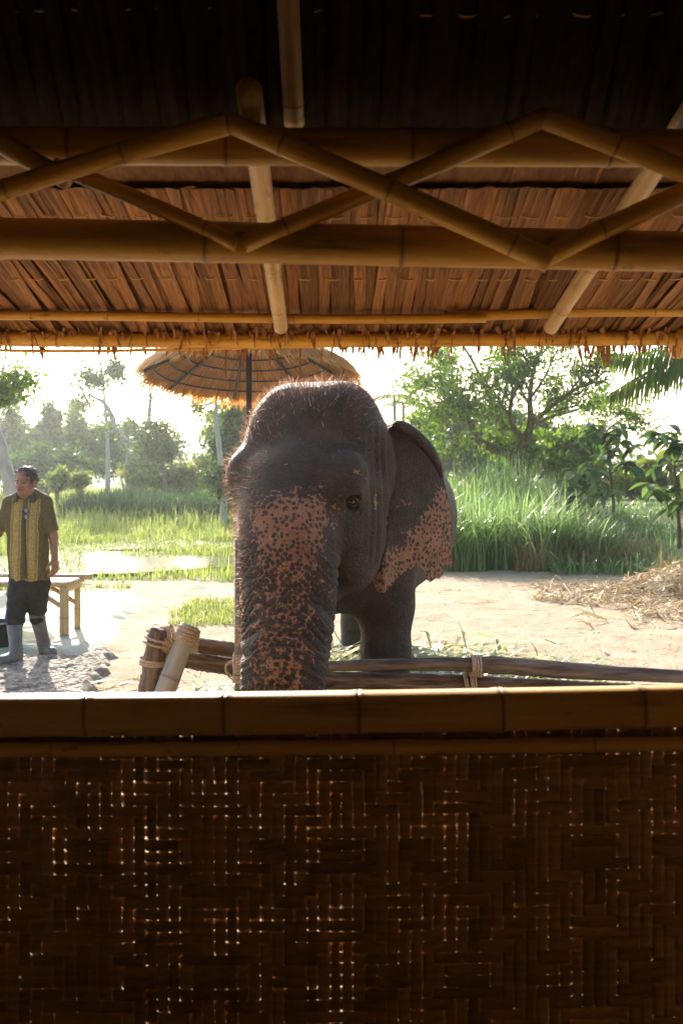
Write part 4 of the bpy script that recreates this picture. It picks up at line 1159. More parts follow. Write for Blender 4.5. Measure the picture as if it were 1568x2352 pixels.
x = rg.uniform(-2.3, 2.6, n); y = rg.uniform(-2.4, 1.9, n); z = hayz(x, y); keep = (z > -.035) | ((rg.random(n) < .10) & (x > -1.6)); x, y, z = x[keep], y[keep], np.maximum(z[keep], .0)
n = len(x)
o = straws('straw', np.stack([x + hx0, y + hy0, z + rg.uniform(.0, .05, n)], -1), rg.gamma(3, .08, n), rg.uniform(.006, .026, n), M['hay'], hay, .30, .05, 4); tag(o, kind='stuff')
for k in range(9):
    a = rg.uniform(-.7, .7); cx, cyy = hx0 + rg.uniform(.2, 2.0), hy0 + rg.uniform(-1.2, .8)
    L_ = rg.uniform(.4, .8); zc = float(hayz(cx - hx0, cyy - hy0)) + .06
    d = np.array((math.cos(a), math.sin(a) * .6, rg.uniform(-.1, .4)))
    mb = MB(); mb.add(*tube_arrays([np.array((cx, cyy, zc)) - d * L_ / 2, np.array((cx, cyy, zc)) + (0, 0, .02), np.array((cx, cyy, zc)) + d * L_ / 2], [.016, .018, .012], 8, True, .05, k)); mb.build('stalk', M['hay_mound'] if k % 2 else M['log_pale'], hay)
def litter(name, n, fx, L, wd, mat, seed, label, cat, flat=.12, zr=.05):
    rg = np.random.default_rng(seed); p = fx(rg, n); n = len(p)
    z = ground_z(p[:, 0], p[:, 1]) + rg.uniform(.006, zr, n)
    o = straws(name, np.c_[p, z], rg.gamma(4, L / 4, n), rg.uniform(wd * .5, wd * 1.4, n), mat, None, flat, .03, seed + 1)
    return tag(o, label, cat, None, 'stuff')
litter('cut_cane_leaves', 2600, lambda r, n: np.c_[np.clip(r.normal(.55, .62, n), -.4, 2.1), r.normal(7.7, .55, n)], .24, .026, M['cane'], 51, 'pale green cut cane leaves strewn round the elephant feet', 'leaves', .2, .10)
litter('cut_cane_leaves', 420, lambda r, n: np.c_[r.normal(-.85, .35, n), r.normal(6.4, .55, n)], .20, .024, M['cane'], 53, 'cut cane leaves scattered on sand behind the rope-lashed posts', 'leaves', .15, .06)
litter('dry_litter', 2200, lambda r, n: np.c_[r.uniform(-2.2, 5.5, n), r.uniform(6.0, 16.5, n)], .10, .008, M['hay'], 55, 'thin dry straw bits scattered over the bare sand', 'litter', .08, .012)
for k, (xd, yd, az, L_) in enumerate(((1090, 1383, .15, .55), (1420, 1420, -.5, .40), (235, 1575, .9, .62), (300, 1578, .4, .3), (1380, 1497, 1.4, .25), (1075, 1500, .3, .5), (500, 1388, .1, .4), (990, 1470, .6, .45))):
    c = G(xd, yd); a = np.array((math.cos(az), math.sin(az), 0)); s_ = np.array((-a[1], a[0], 0))
    pts = np.array([np.array(c) + a * L_ * u + np.array((0, 0, .012 + .03 * (1 - (2 * u) ** 2))) for u in np.linspace(-.5, .5, 8)])
    wdt = .022 * np.sin(np.linspace(.25, math.pi - .05, 8))
    v = np.concatenate([pts - s_ * wdt[:, None], pts + (0, 0, -.008), pts + s_ * wdt[:, None]])
    i = np.arange(7); q = np.concatenate([np.stack([i, i + 8, i + 9, i + 1], -1), np.stack([i + 8, i + 16, i + 17, i + 9], -1)])
    where = ['on the open sand past the fence', 'on the sand below the straw heap', 'at the edge of the broken concrete', 'near the rope-lashed posts', 'standing by the fence log end', 'on the cane litter', 'beside the small grass patch', 'beside the elephant leg'][k]
    tag(mk('fallen_leaf', v, q, M['cane']), 'long green cane leaf lying ' + where, 'leaf')
# ---------------------------------------------------------------- the man on the left
MY = 8.30; MS = MY / F
def mp(xd, yd, dy=0.0): return ((xd - HX) * MS, MY + dy, CAMZ + (HY - yd) * MS)
def mr(px): return px * MS
man = empty('person', (mp(62, 0)[0], MY, .06), 'man in olive patterned shirt, dark trousers and grey rubber boots standing on concrete', 'person')
lo = (mp(-75, 0)[0], MY - .45, .0); hi = (mp(150, 0)[0], MY + .35, 1.75)
B = Field(lo, hi, .0055)
def c_(a, b, ra, rb, k=.02, **kw): B.cone(a, b, ra, rb, k, **kw)
hc = mp(61, 1108, -.02)
# head turned a little to the picture's left
ya = math.radians(14); hf_ = np.array((-math.sin(ya), -math.cos(ya), -.10)); hf_ /= np.linalg.norm(hf_); hs_ = np.array((math.cos(ya), -math.sin(ya), 0)); hu_ = np.cross(hs_, hf_); hu_ = hu_ if hu_[2] > 0 else -hu_
HB = [hs_, hf_, hu_]; hc = np.array(hc)
def hp(s, f, u): return hc + s * hs_ + f * hf_ + u * hu_
B.ell(hp(0, -.012, .035), (.074, .095, .088), .02, HB)              # skull
B.ell(hp(0, .030, -.045), (.058, .058, .072), .03, HB)              # face
B.ell(hp(0, .046, -.095), (.034, .032, .028), .025, HB)             # chin
for s in (-1, 1):
    B.ell(hp(s * .040, .055, -.028), (.024, .026, .020), .018, HB)  # cheekbone
    B.ell(hp(s * .045, .010, -.070), (.024, .040, .032), .02, HB)   # jaw
    B.ell(hp(s * .030, .092, .006), (.017, .014, .010), .010, HB, True)
    B.ell(hp(s * .030, .072, .002), (.013, .012, .008), .004, HB)
    B.ell(hp(s * .030, .078, .024), (.024, .012, .008), .010, HB)
    B.ell(hp(s * .078, -.008, -.012), (.010, .020, .034), .006, HB)
B.cone(hp(0, .084, .008), hp(0, .108, -.030), .009, .014, .012)
for s in (-1, 1): B.ell(hp(s * .012, .098, -.036), (.009, .010, .008), .006, HB)
B.ell(hp(0, .086, -.060), (.026, .012, .010), .008, HB)
B.ell(hp(0, .084, -.074), (.022, .012, .008), .006, HB)
B.cone(hp(0, -.015, -.06), mp(62, 1160, .03), .055, .062, .03)
tor = [mp(62, 1165, .03), mp(64, 1240, .02), mp(65, 1330, .02)]
B.cone(tor[0], tor[1], .12, .125, .03, ys=.62); B.cone(tor[1], tor[2], .125, .13, .04, ys=.65)
# arms
sh_l = mp(104, 1160, .03); el_l = mp(119, 1232, .05); wr_l = mp(127, 1283, -.01)
sh_r = mp(18, 1160, .03); el_r = mp(-8, 1225, .04); wr_r = mp(-30, 1275, -.08)
for s_, e_l, w_ in ((sh_l, el_l, wr_l), (sh_r, el_r, wr_r)):
    c_(s_, e_l, .052, .039, .02); c_(e_l, w_, .038, .026, .015)
def hand(w_, d, side, palmn):
    d = np.array(d, float); d /= np.linalg.norm(d); side = np.array(side, float); side -= d * (side @ d); side /= np.linalg.norm(side)
    pn = np.array(palmn, float); pn -= d * (pn @ d); pn /= np.linalg.norm(pn); w_ = np.array(w_)
    for k, off in enumerate((-.026, -.009, .009, .026)):
        a = w_ + d * .012 + side * off * .6; b_ = w_ + d * .078 + side * off
        B.cone(a, b_, .015, .0115, .012)
        Ls = (.026, .032, .030, .022)[k]
        p1 = b_ + d * Ls * 1.1 + pn * Ls * .25 + side * off * .12; p2 = p1 + d * Ls * .75 + pn * Ls * .55; p3 = p2 + d * Ls * .4 + pn * Ls * .6
        B.cone(b_, p1, .0105, .0092, .003); B.cone(p1, p2, .0092, .0085, .003); B.cone(p2, p3, .0085, .0075, .003)
    t0 = w_ + d * .022 - side * .022; t1 = t0 + d * .030 - side * .026 + pn * .012; t2 = t1 + d * .032 - side * .006 + pn * .012
    B.cone(t0, t1, .014, .0115, .01); B.cone(t1, t2, .0115, .009, .004)
hand(wr_l, (.05, -.05, -1), (.55, .83, 0), (-.8, -.3, 0))
hand(wr_r, (-.2, -.3, -1), (-.55, .8, 0), (.8, -.3, 0))
# legs inside the trousers
c_(mp(45, 1335, .02), mp(38, 1425, -.02), .085, .058, .03); c_(mp(38, 1425, -.02), mp(50, 1500, -.08), .05, .035, .02)
c_(mp(85, 1335, .03), mp(80, 1415, .08), .085, .055, .03); c_(mp(80, 1415, .08), mp(86, 1480, .14), .05, .035, .02)
bv, bq = B.mesh()
m, nt, out = newmat('man_skin')
at = nd(nt, 'ShaderNodeAttribute', attribute_name='tone').outputs['Fac']
nz = nd(nt, 'ShaderNodeTexNoise', {'Vector': mapping(nt, (40, 40, 40)), 'Scale': 1.0, 'Detail': 4})
base = ramp(nt, nz.outputs[0], [(.35, (.24, .105, .062)), (.65, (.34, .16, .098))])
c = mixc(nt, at, base, (.035, .018, .014))
pbsdf(nt, out, c, .45, None, .4); M['man_skin'] = m
mbody = mk('body', bv, bq, m, man)
r_ = bv - hc; ls, lf, lu = r_ @ hs_, r_ @ hf_, r_ @ hu_
tone = np.zeros(len(bv))
for s in (-1, 1):
    tone = np.maximum(tone, .95 * np.exp(-((ls - s * .030) / .013) ** 4 - ((lu - .003) / .006) ** 2) * (lf > .05))     # eyes
    tone = np.maximum(tone, .8 * np.exp(-((ls - s * .031) / .022) ** 4 - ((lu - .026) / .005) ** 2) * (lf > .05))     # eyebrows
tone = np.maximum(tone, .75 * np.exp(-(ls / .030) ** 4 - ((lu + .054) / .006) ** 2) * (lf > .06))                      # moustache
tone = np.maximum(tone, .45 * np.exp(-(ls / .022) ** 4 - ((lu + .068) / .004) ** 2) * (lf > .06))
attr(mbody, 'tone', tone)
# hair: tousled, greying
HF = Field(hc - .2, hc + .2, .006)
HF.ell(hp(0, -.025, .045), (.082, .098, .092), .02, HB)
HF.ell(hp(0, .10, -.020), (.075, .07, .085), .02, HB, True)
HF.ell(hp(0, .02, -.14), (.12, .15, .10), .02, HB, True)
hv, hq = HF.mesh(); hn = vnormals(hv, hq)
M['man_hair'] = mat_noise('man_hair', (.012, .010, .009), (.05, .042, .036), (60, 60, 60), 4, .5, .5, .004)
hv = hv + hn * ((vnoise(hv[:, 0] * 60, hv[:, 2] * 60 + hv[:, 1] * 31, 1, 5) - .5) * .012)[:, None]
hair = mk('hair', hv, hq, M['man_hair'], man)
rg = np.random.default_rng(2); n = 2600; ii = rg.integers(0, len(hv), n); b0 = hv[ii]; dd = hn[ii] + rg.normal(0, .6, (n, 3)) + np.array((0, -.2, .0)); dd /= np.linalg.norm(dd, axis=1)[:, None]
L = rg.uniform(.006, .022, n); s_ = np.cross(dd, rg.normal(size=(n, 3))); s_ /= np.linalg.norm(s_, axis=1)[:, None]
tipp = b0 + dd * L[:, None] + np.array((0, -.004, -.008)); v = np.stack([b0 - s_ * .0018, b0 + s_ * .0018, tipp], 1).reshape(-1, 3)
m, nt, out = newmat('hair_locks'); ge = nt.nodes.new('ShaderNodeNewGeometry'); c = ramp(nt, ge.outputs['Random Per Island'], [(0, (.012, .01, .009)), (.7, (.05, .045, .04)), (1, (.35, .33, .3))]); pbsdf(nt, out, c, .4, None, .5)
tag(mk('hair_locks', v, np.arange(3 * n).reshape(-1, 3), m, hair), kind='stuff')
# shirt: loose, short sleeves, hem below the hip
S = Field((mp(-40, 0)[0], MY - .4, .4), (mp(140, 0)[0], MY + .4, 1.5), .007)
S.cone(mp(62, 1160, .03), mp(63, 1200, .02), .150, .165, .05, ys=.60)
S.cone(mp(63, 1200, .02), mp(66, 1340, .02), .165, .182, .05, ys=.66)
S.cone(mp(20, 1154, .035), mp(102, 1154, .035), .052, .052, .06)
S.cone(mp(100, 1158, .03), mp(116, 1222, .05), .062, .060, .03); S.cone(mp(20, 1158, .03), mp(-2, 1222, .04), .062, .060, .03)
S.cone(mp(62, 1150, .02), mp(62, 1120, -.0), .062, .055, .02)
# cut the neck opening, the hem and the sleeve ends
S.cone(mp(62, 1150, .02), mp(61, 1095, -.02), .058, .07, .01, True); S.cone(mp(60, 1165, -.11), mp(61, 1140, -.08), .012, .035, .015, True)
zz = S.ax[2][None, None, :]; xx = S.ax[0][:, None, None]; yy = S.ax[1][None, :, None]
S.D = np.maximum(S.D, (mp(0, 1333)[2] + .010 * np.sin(xx * 40) - zz))
for e_l, s_ in ((el_l, sh_l), (el_r, sh_r)):
    d = np.array(e_l) - np.array(s_); d /= np.linalg.norm(d); c0 = np.array(s_) + d * (np.linalg.norm(np.array(e_l) - np.array(s_)) * .86)
    near = ((xx - c0[0]) ** 2 + (yy - c0[1]) ** 2 + (zz - c0[2]) ** 2) < .085 ** 2
    S.D = np.where(near & (np.abs(xx - mp(62, 0)[0]) > .155), np.maximum(S.D, (xx - c0[0]) * d[0] + (yy - c0[1]) * d[1] + (zz - c0[2]) * d[2]), S.D)
S.D = S.D.astype(np.float32)
sv, sq = S.mesh(); sn = vnormals(sv, sq)
X0m = mp(62, 0)[0]; lx = sv[:, 0] - X0m
fold = .006 * np.sin(lx * 34 + 2.2 * np.sin(sv[:, 2] * 7) + sv[:, 1] * 12) * sstep(1.25, .9, sv[:, 2]) + .010 * (vnoise(lx * 9, sv[:, 2] * 6, 1, 4) - .5)
sv = sv + sn * fold[:, None]
m, nt, out = newmat('shirt_cloth')
co = nt.nodes.new('ShaderNodeTexCoord').outputs['Object']
sp = nd(nt, 'ShaderNodeSeparateXYZ', {0: co})
lx_ = nd(nt, 'ShaderNodeAttribute', attribute_name='across').outputs['Fac']
fr_ = nd(nt, 'ShaderNodeAttribute', attribute_name='front').outputs['Fac']
ab = math_(nt, 'ABSOLUTE', math_(nt, 'SUBTRACT', lx_, -.003))
def band(lo_, hi_): return math_(nt, 'MULTIPLY', math_(nt, 'GREATER_THAN', ab, lo_), math_(nt, 'LESS_THAN', ab, hi_))
vz = nd(nt, 'ShaderNodeTexVoronoi', {'Vector': nd(nt, 'ShaderNodeCombineXYZ', {0: math_(nt, 'MULTIPLY', lx_, 60), 1: math_(nt, 'MULTIPLY', sp.outputs[2], 60)}).outputs[0], 'Scale': 1.0, 'Randomness': .75}, feature='DISTANCE_TO_EDGE')
nzz = nd(nt, 'ShaderNodeTexNoise', {'Vector': mapping(nt, (60, 60, 60)), 'Scale': 1.0, 'Detail': 3})
yel = ramp(nt, vz.outputs[0], [(.05, (.27, .19, .055)), (.16, (.37, .27, .08)), (.3, (.44, .34, .12))])
olv = ramp(nt, nzz.outputs[0], [(.35, (.08, .066, .022)), (.65, (.125, .10, .036))])
c = mixc(nt, math_(nt, 'MULTIPLY', band(.022, .118), fr_), olv, yel)
stripe = math_(nt, 'ADD', math_(nt, 'ADD', band(.030, .035), band(.040, .0435)), math_(nt, 'ADD', band(.094, .0985), band(.103, .108)))
c = mixc(nt, math_(nt, 'MULTIPLY', stripe, fr_), c, (.16, .085, .025))
pbsdf(nt, out, c, .75, bump(nt, nzz.outputs[0], .2, .001), .2); M['shirt'] = m
shirt = mk('shirt', sv, sq, m, man)
lean_ = (sv[:, 2] - 1.0) * -.02
attr(shirt, 'across', lx + lean_ - .004); attr(shirt, 'front', ((sn[:, 1] < .1) & (np.abs(lx) < .145) & (sv[:, 2] < mp(0, 1146)[2])).astype(float))
# collar, placket, pocket
M['olive'] = mat_noise('olive', (.045, .038, .013), (.075, .06, .022), (40, 40, 40), 3, .8)
def shirt_y(x, z): 
    k = (np.abs(sv[:, 0] - x) < .02) & (np.abs(sv[:, 2] - z) < .02); return sv[k, 1].min() if k.any() else MY - .1
for s in (-1, 1):
    p0 = np.array(mp(62 + s * 18, 1140, .035)); a = np.array(mp(62 + s * 19, 1134, -.03)); b = np.array(mp(62 + s * 11, 1152, -.105)); cc = np.array(mp(62 + s * 24, 1155, -.085)); d_ = np.array(mp(62 + s * 27, 1142, .0))
    v = np.array([p0, a, b, cc, d_]); v2 = v + np.array((s * .006, -.006, .002))
    t = [[0, 1, 4], [1, 2, 3], [1, 3, 4]]; t = np.array(t)
    e = np.array([[0, 1, 6, 5], [1, 2, 7, 6], [2, 3, 8, 7], [3, 4, 9, 8], [4, 0, 5, 9]])
    mk('collar', np.concatenate([v, v2]), [np.concatenate([t, t[:, ::-1] + 5]), e], M['olive'], shirt, False)
pts = [np.array((mp(62, 0)[0] + .002, 0, 0)) for _ in range(1)]
zs = np.linspace(mp(0, 1325)[2], mp(0, 1172)[2], 24)
xs = X0m + .006 + 0.012 * np.linspace(1, 0, 24)
ys_ = np.array([shirt_y(x, z) for x, z in zip(xs, zs)]); ys_ = np.convolve(np.pad(ys_, 2, 'edge'), np.ones(5) / 5, 'valid')
v = np.concatenate([np.stack([xs - .013, ys_ - .004, zs], -1), np.stack([xs, ys_ - .009, zs], -1), np.stack([xs + .013, ys_ - .003, zs], -1)])
i = np.arange(23); mk('placket', v, np.concatenate([np.stack([i, i + 24, i + 25, i + 1], -1), np.stack([i + 24, i + 48, i + 49, i + 25], -1)]), M['olive'], shirt)
px0, px1, pz0, pz1 = mp(78, 0)[0], mp(101, 0)[0], mp(0, 1222)[2], mp(0, 1186)[2]
g = [(x, shirt_y(x, z) - .006, z) for z in np.linspace(pz0, pz1, 6) for x in np.linspace(px0, px1, 6)]
idx = np.arange(36).reshape(6, 6); q = np.stack([idx[:-1, :-1], idx[:-1, 1:], idx[1:, 1:], idx[1:, :-1]], -1).reshape(-1, 4)
pocket = mk('pocket', g, q, m, shirt); gx_ = np.array(g)[:, 0] - X0m; attr(pocket, 'across', gx_ - .004); attr(pocket, 'front', np.ones(36))
# trousers with blue side stripes, rubber boots
T = Field((mp(0, 0)[0], MY - .4, .2), (mp(130, 0)[0], MY + .4, 1.0), .007)
T.cone(mp(64, 1315, .02), mp(66, 1345, .02), .140, .135, .04, ys=.75)
T.cone(mp(46, 1340, .02), mp(37, 1420, -.025), .102, .078, .03); T.cone(mp(37, 1420, -.025), mp(38, 1446, -.035), .078, .058, .02)
T.cone(mp(87, 1340, .03), mp(80, 1398, .07), .100, .078, .03); T.cone(mp(80, 1398, .07), mp(79, 1426, .082), .078, .058, .02)
tv, tq = T.mesh(); tn = vnormals(tv, tq)
tv = tv + tn * (.012 * (vnoise(tv[:, 0] * 14, tv[:, 2] * 26, 1, 6) - .5))[:, None]
m, nt, out = newmat('trouser_cloth')
at = nd(nt, 'ShaderNodeAttribute', attribute_name='stripe').outputs['Fac']
nz = nd(nt, 'ShaderNodeTexNoise', {'Vector': mapping(nt, (30, 30, 30)), 'Scale': 1.0, 'Detail': 4})
c = mixc(nt, at, ramp(nt, nz.outputs[0], [(.3, (.014, .012, .011)), (.7, (.032, .028, .026))]), (.02, .06, .32))
pbsdf(nt, out, c, .8, None, .25); M['trousers'] = m
tro = mk('trousers', tv, tq, m, man)
edge = np.interp(-tv[:, 2], -np.array([mp(0, 1330)[2], mp(0, 1390)[2], mp(0, 1440)[2]]), [mp(18, 0)[0], mp(14, 0)[0], mp(21, 0)[0]])
dx_ = (tv[:, 0] - edge)
attr(tro, 'stripe', ((dx_ > .002) & (dx_ < .012) | (dx_ > .018) & (dx_ < .026)).astype(float) * (tn[:, 1] < .6))
M['rubber'] = mat_noise('rubber', (.095, .095, .09), (.17, .17, .16), (14, 14, 14), 5, .55, .2, .003)
M['sole'] = mat_noise('sole', (.06, .05, .045), (.13, .115, .1), (20, 20, 20), 4, .7)
for (tx_, ty2, tdy, tr2), (fx, fy, fdy), toe in (((37, 1432, -.03, .070), (50, 1508, -.14), (-.05, -.19)), ((78, 1412, .075, .070), (88, 1490, .16), (.10, -.10))):
    K = Field((mp(0, 0)[0], MY - .6, -.02), (mp(140, 0)[0], MY + .5, .62), .006)
    top = np.array(mp(tx_, ty2, tdy)); an = np.array(mp(fx, fy, 0)); an[1] = MY + fdy; an[2] = .155
    K.cone(top, an, tr2 - .004, .049, .02); K.cone(an, (an[0], an[1] + .01, .10), .05, .047, .03)
    to = np.array((an[0] + toe[0], an[1] + toe[1], .098)); 
    K.cone((an[0], an[1] + .03, .098), to, .044, .040, .03)
    K.clip_below(.062)
    K.D = np.maximum(K.D, (K.ax[2] - top[2])[None, None, :].astype(np.float32))
    kv, kq = K.mesh()
    bt = mk('boot', kv, kq, M['rubber'], man)
    ln = np.array([an[0], an[1] + .03, .075]); K2 = Field((an[0] - .3, an[1] - .4, .03), (an[0] + .3, an[1] + .2, .16), .006)
    K2.cone(ln, (to[0], to[1], .075), .047, .044, .02); K2.D = np.maximum(K2.D, (K2.ax[2] - .082)[None, None, :].astype(np.float32)); K2.clip_below(.045)
    kv, kq = K2.mesh(); mk('sole', kv, kq, M['sole'], bt)
# spectacles hung at the neckline
gl = empty('spectacles', mp(69, 1178, -.11), 'folded spectacles hanging from the open collar of the patterned shirt', 'glasses')
m, nt, out = newmat('lens'); pbsdf(nt, out, (.30, .32, .33), .08, None, .8, Metallic=.2); M['lens'] = m
for k, (x, y) in enumerate(((69, 1172), (70, 1186))):
    zc = mp(x, y)[2]; xc = mp(x, y)[0]; yc = shirt_y(xc, zc) - .016
    a = np.linspace(0, 2 * np.pi, 20, endpoint=False)
    ring = np.stack([xc + .016 * np.cos(a), np.full(20, yc), zc + .021 * np.sin(a)], -1)
    v = np.concatenate([ring, ring + (0, .003, 0), [[xc, yc - .002, zc]]])
    i = np.arange(20); j = (i + 1) % 20
    mk('lens', v, [np.stack([i, j, j + 20, i + 20], -1), np.stack([np.full(20, 40), j, i], -1)], M['lens'], gl)
    mb = MB(); mb.add(*tube_arrays(np.vstack([ring, ring[:1]]), .0022, 6, False)); mb.build('rim', M['dark_wood'], gl)
xc, zc = mp(66, 1180)[0], mp(0, 1185)[2]
mb = MB(); mb.add(*tube_arrays([(xc, shirt_y(xc, zc + .06) - .012, zc + .06), (xc - .003, shirt_y(xc, zc) - .014, zc), (xc - .002, shirt_y(xc, zc - .05) - .012, zc - .06)], .0025, 6)); mb.build('temple', M['dark_wood'], gl)
# ---------------------------------------------------------------- vegetation
M['leaf_mid'] = mat_leaf('leaf_mid', (.045, .095, .012), (.085, .15, .02), (.16, .21, .035), .45, 1.5)
M['leaf_dark'] = mat_leaf('leaf_dark', (.022, .06, .013), (.045, .095, .02), (.085, .14, .028), .35, 1.5)
M['leaf_far'] = mat_leaf('leaf_far', (.05, .09, .025), (.085, .13, .035), (.14, .175, .05), .35, 1.4)
M['leaf_pale'] = mat_leaf('leaf_pale', (.09, .13, .03), (.15, .19, .045), (.24, .25, .07), .45, 1.4)
M['grass_tall'] = mat_leaf('grass_tall', (.09, .16, .045), (.16, .25, .08), (.32, .39, .17), .45, 1.35, .36, .6)
M['grass_short'] = mat_leaf('grass_short', (.12, .175, .04), (.21, .255, .065), (.36, .37, .14), .45, 1.35, .55, .3)
M['grass_dry'] = mat_leaf('grass_dry', (.17, .10, .045), (.31, .21, .10), (.42, .33, .18), .3, 1.1, .7, .2)
M['bark'] = mat_noise('bark', (.09, .07, .05), (.2, .165, .125), (14, 14, 4), 6, .9, .8, .02, spec=.1)
M['bark_dark'] = mat_noise('bark_dark', (.05, .037, .02), (.15, .115, .065), (14, 14, 4), 6, .9, .8, .02, spec=.1)
M['bark_pale'] = mat_noise('bark_pale', (.28, .26, .22), (.45, .42, .37), (10, 10, 3), 6, .85, .5, .01, spec=.1)

def leaf_quads(c, size, rg, droop=.4, aspect=.5, dirs=None):
    n = len(c)
    if dirs is None:
        d = rg.normal(size=(n, 3)); d[:, 2] -= droop; 
    else: d = dirs
    d = d / (np.linalg.norm(d, axis=1)[:, None] + 1e-9)
    s = np.cross(d, rg.normal(size=(n, 3))); s /= np.linalg.norm(s, axis=1)[:, None] + 1e-9
    size = np.asarray(size)[:, None]
    a = c; b = c + d * size * .5 + s * size * aspect * .5; t = c + d * size; e = c + d * size * .5 - s * size * aspect * .5
    return np.stack([a, b, t, e], 1).reshape(-1, 3)
def leaves(name, c, size, mat, parent, seed=0, droop=.4, aspect=.5, dirs=None):
    rg = np.random.default_rng(seed); v = leaf_quads(np.asarray(c), size, rg, droop, aspect, dirs)
    q = np.arange(len(v)).reshape(-1, 4)
    return mk(name, v, q, mat, parent, False)
def rot_rand(d, ang, rg):
    d = d / np.linalg.norm(d); p = np.cross(d, rg.normal(size=3)); p /= np.linalg.norm(p) + 1e-9
    return d * math.cos(ang) + p * math.sin(ang)
def grow(limbs, levels, rg, n_child=(3, 5), ratio=.6, ang=(.4, .9), up=.15, segs=5, rmin=.006):
    """limbs: (n,4) arrays with radius; returns all branch polylines and the outermost ones"""
    allb = list(limbs); cur = list(limbs); tips = []
    for lv in range(levels):
        nxt = []
        for b in cur:
            L = np.linalg.norm(np.diff(b[:, :3], axis=0), axis=1).sum()
            for _ in range(rg.integers(n_child[0], n_child[1] + 1)):
                i = int(np.clip(rg.beta(3, 1.4) * (len(b) - 1), 1, len(b) - 1)); p = b[i]; d = b[i, :3] - b[i - 1, :3]
                d = rot_rand(d, rg.uniform(*ang), rg); d[2] += up; d /= np.linalg.norm(d)
                l = L * ratio * rg.uniform(.6, 1.1); pts = [p[:3]]; dd = d.copy()
                for k in range(segs):
                    dd = dd + rg.normal(0, .16, 3); dd[2] += up * .25; dd /= np.linalg.norm(dd); pts.append(pts[-1] + dd * l / segs)
                r = np.linspace(max(p[3] * .6, rmin), max(p[3] * .22, rmin * .6), segs + 1)
                nb = np.c_[np.array(pts), r]; nxt.append(nb)
        allb += nxt; cur = nxt
    return allb, cur
def tree(name, label, limbs, levels, seed, leafmat, leaf_n, leaf_size, spread, bark, cat='tree', group=None, n_child=(3, 5), ratio=.6, ang=(.4, .9), up=.15, droop=.4, aspect=.5, extra=None, keep=None):
    rg = np.random.default_rng(seed)
    limbs = [smooth_path(np.array(l, float), max(6, len(l) * 4)) for l in limbs]
    allb, tips = grow(limbs, levels, rg, n_child, ratio, ang, up)
    base = limbs[0][0]
    root = empty(name, (base[0], base[1], base[2]), label, cat, group)
    mb = MB()
    for b in allb:
        big = b[0, 3] > .05
        mb.add(*tube_arrays(b[:, :3], b[:, 3], 12 if big else 5, False, .05 if big else 0, seed))
    mb.build('trunk', bark, root)
    if leaf_n:
        pts = np.concatenate([t[1:, :3] for t in tips])
        if extra is not None: pts = np.concatenate([pts, extra])
        k = rg.integers(0, len(pts), leaf_n)
        c = pts[k] + rg.normal(0, 1, (leaf_n, 3)) * spread * rg.uniform(.3, 1.2, leaf_n)[:, None]
        if keep is not None: c = c[keep(c)]
        leaves('crown', c, leaf_size * rg.uniform(.6, 1.3, len(c)), leafmat, root, seed + 1, droop, aspect)
    return root
def bushy(name, label, ells, seed, leafmat, n, size, clump=.35, cat='tree', group=None, trunk=None, bark=None, droop=.3, nclump=None, aspect=.55):
    """crown from clumps spread through ellipsoids (cx,cy,cz,rx,ry,rz), with gaps between the clumps, on a short branching trunk"""
    rg = np.random.default_rng(seed)
    sat = []                                              # side tufts break up the outline
    for q in ells:
        for _ in range(7):
            d = rg.normal(size=3); d[2] = abs(d[2]) * .9 - .15; d /= np.linalg.norm(d); f_ = rg.uniform(.22, .45)
            sat.append(tuple(np.array(q[:3]) + d * np.array(q[3:]) * rg.uniform(.85, 1.2)) + tuple(np.array(q[3:]) * f_ * np.array((1, 1, rg.uniform(.8, 1.5)))))
    core = [tuple(q[:3]) + tuple(np.array(q[3:]) * .86) for q in ells]
    ells_all = core + sat
    vol = np.array([e[3] * e[4] * e[5] for e in ells_all]) ** .75; vol = vol / vol.sum()
    m_ = nclump or max(30, n // 70); e = np.array(ells_all)[rg.choice(len(ells_all), m_, p=vol)]
    d = rg.normal(size=(m_, 3)); d /= np.linalg.norm(d, axis=1)[:, None]; r = rg.uniform(.25, 1.06, m_) ** .6
    cc = e[:, :3] + d * r[:, None] * e[:, 3:]
    k = rg.integers(0, m_, n); cs = clump * rg.uniform(.35, 1.05, m_)
    c = cc[k] + rg.normal(0, 1, (n, 3)) * (cs[k] * .5)[:, None] * np.array((1, 1, .7))
    gz_ = ground_z(c[:, 0], c[:, 1]); c = c[c[:, 2] > gz_ + .05]
    e0 = np.array(ells); bx_, by_ = e0[:, 0].mean(), e0[:, 1].mean(); bz_ = float(ground_z(bx_, by_)) - .05
    if trunk is not None: bx_, by_ = trunk[0], trunk[1]
    root = empty(name, (bx_, by_, bz_), label, cat, group)
    mb = MB(); R = max(.03, e0[:, 3].max() * .05)
    for q in e0:
        mid = np.array((bx_ * .6 + q[0] * .4, by_, bz_ + (q[2] - bz_) * .55)); top = q[:3] + np.array((0, 0, q[5] * .5))
        p = smooth_path([(bx_, by_, bz_, R), tuple(mid) + (R * .7,), tuple(q[:3]) + (R * .45,), tuple(top) + (R * .15,)], 12)
        mb.add(*tube_arrays(p[:, :3], p[:, 3], 8, False, .04, seed))
    for j in range(0, m_, max(1, m_ // 40)):
        a = np.array((bx_, by_, bz_ + (cc[j, 2] - bz_) * .45)); mb.add(*tube_arrays([a, (a + cc[j]) / 2 + (0, 0, .1), cc[j]], [R * .35, R * .22, R * .1], 5, False))
    mb.build('trunk', bark or M['bark'], root)
    leaves('crown', c, size * rg.uniform(.6, 1.35, len(c)), leafmat, root, seed + 1, droop, aspect)
    return root
def Pe(x, y, Y, rx, rz, ry=None):
    p = P(x, y, Y); k = Y / F; return (p.x, p.y, p.z, rx * k, (ry if ry else rx * .7 * k), rz * k)

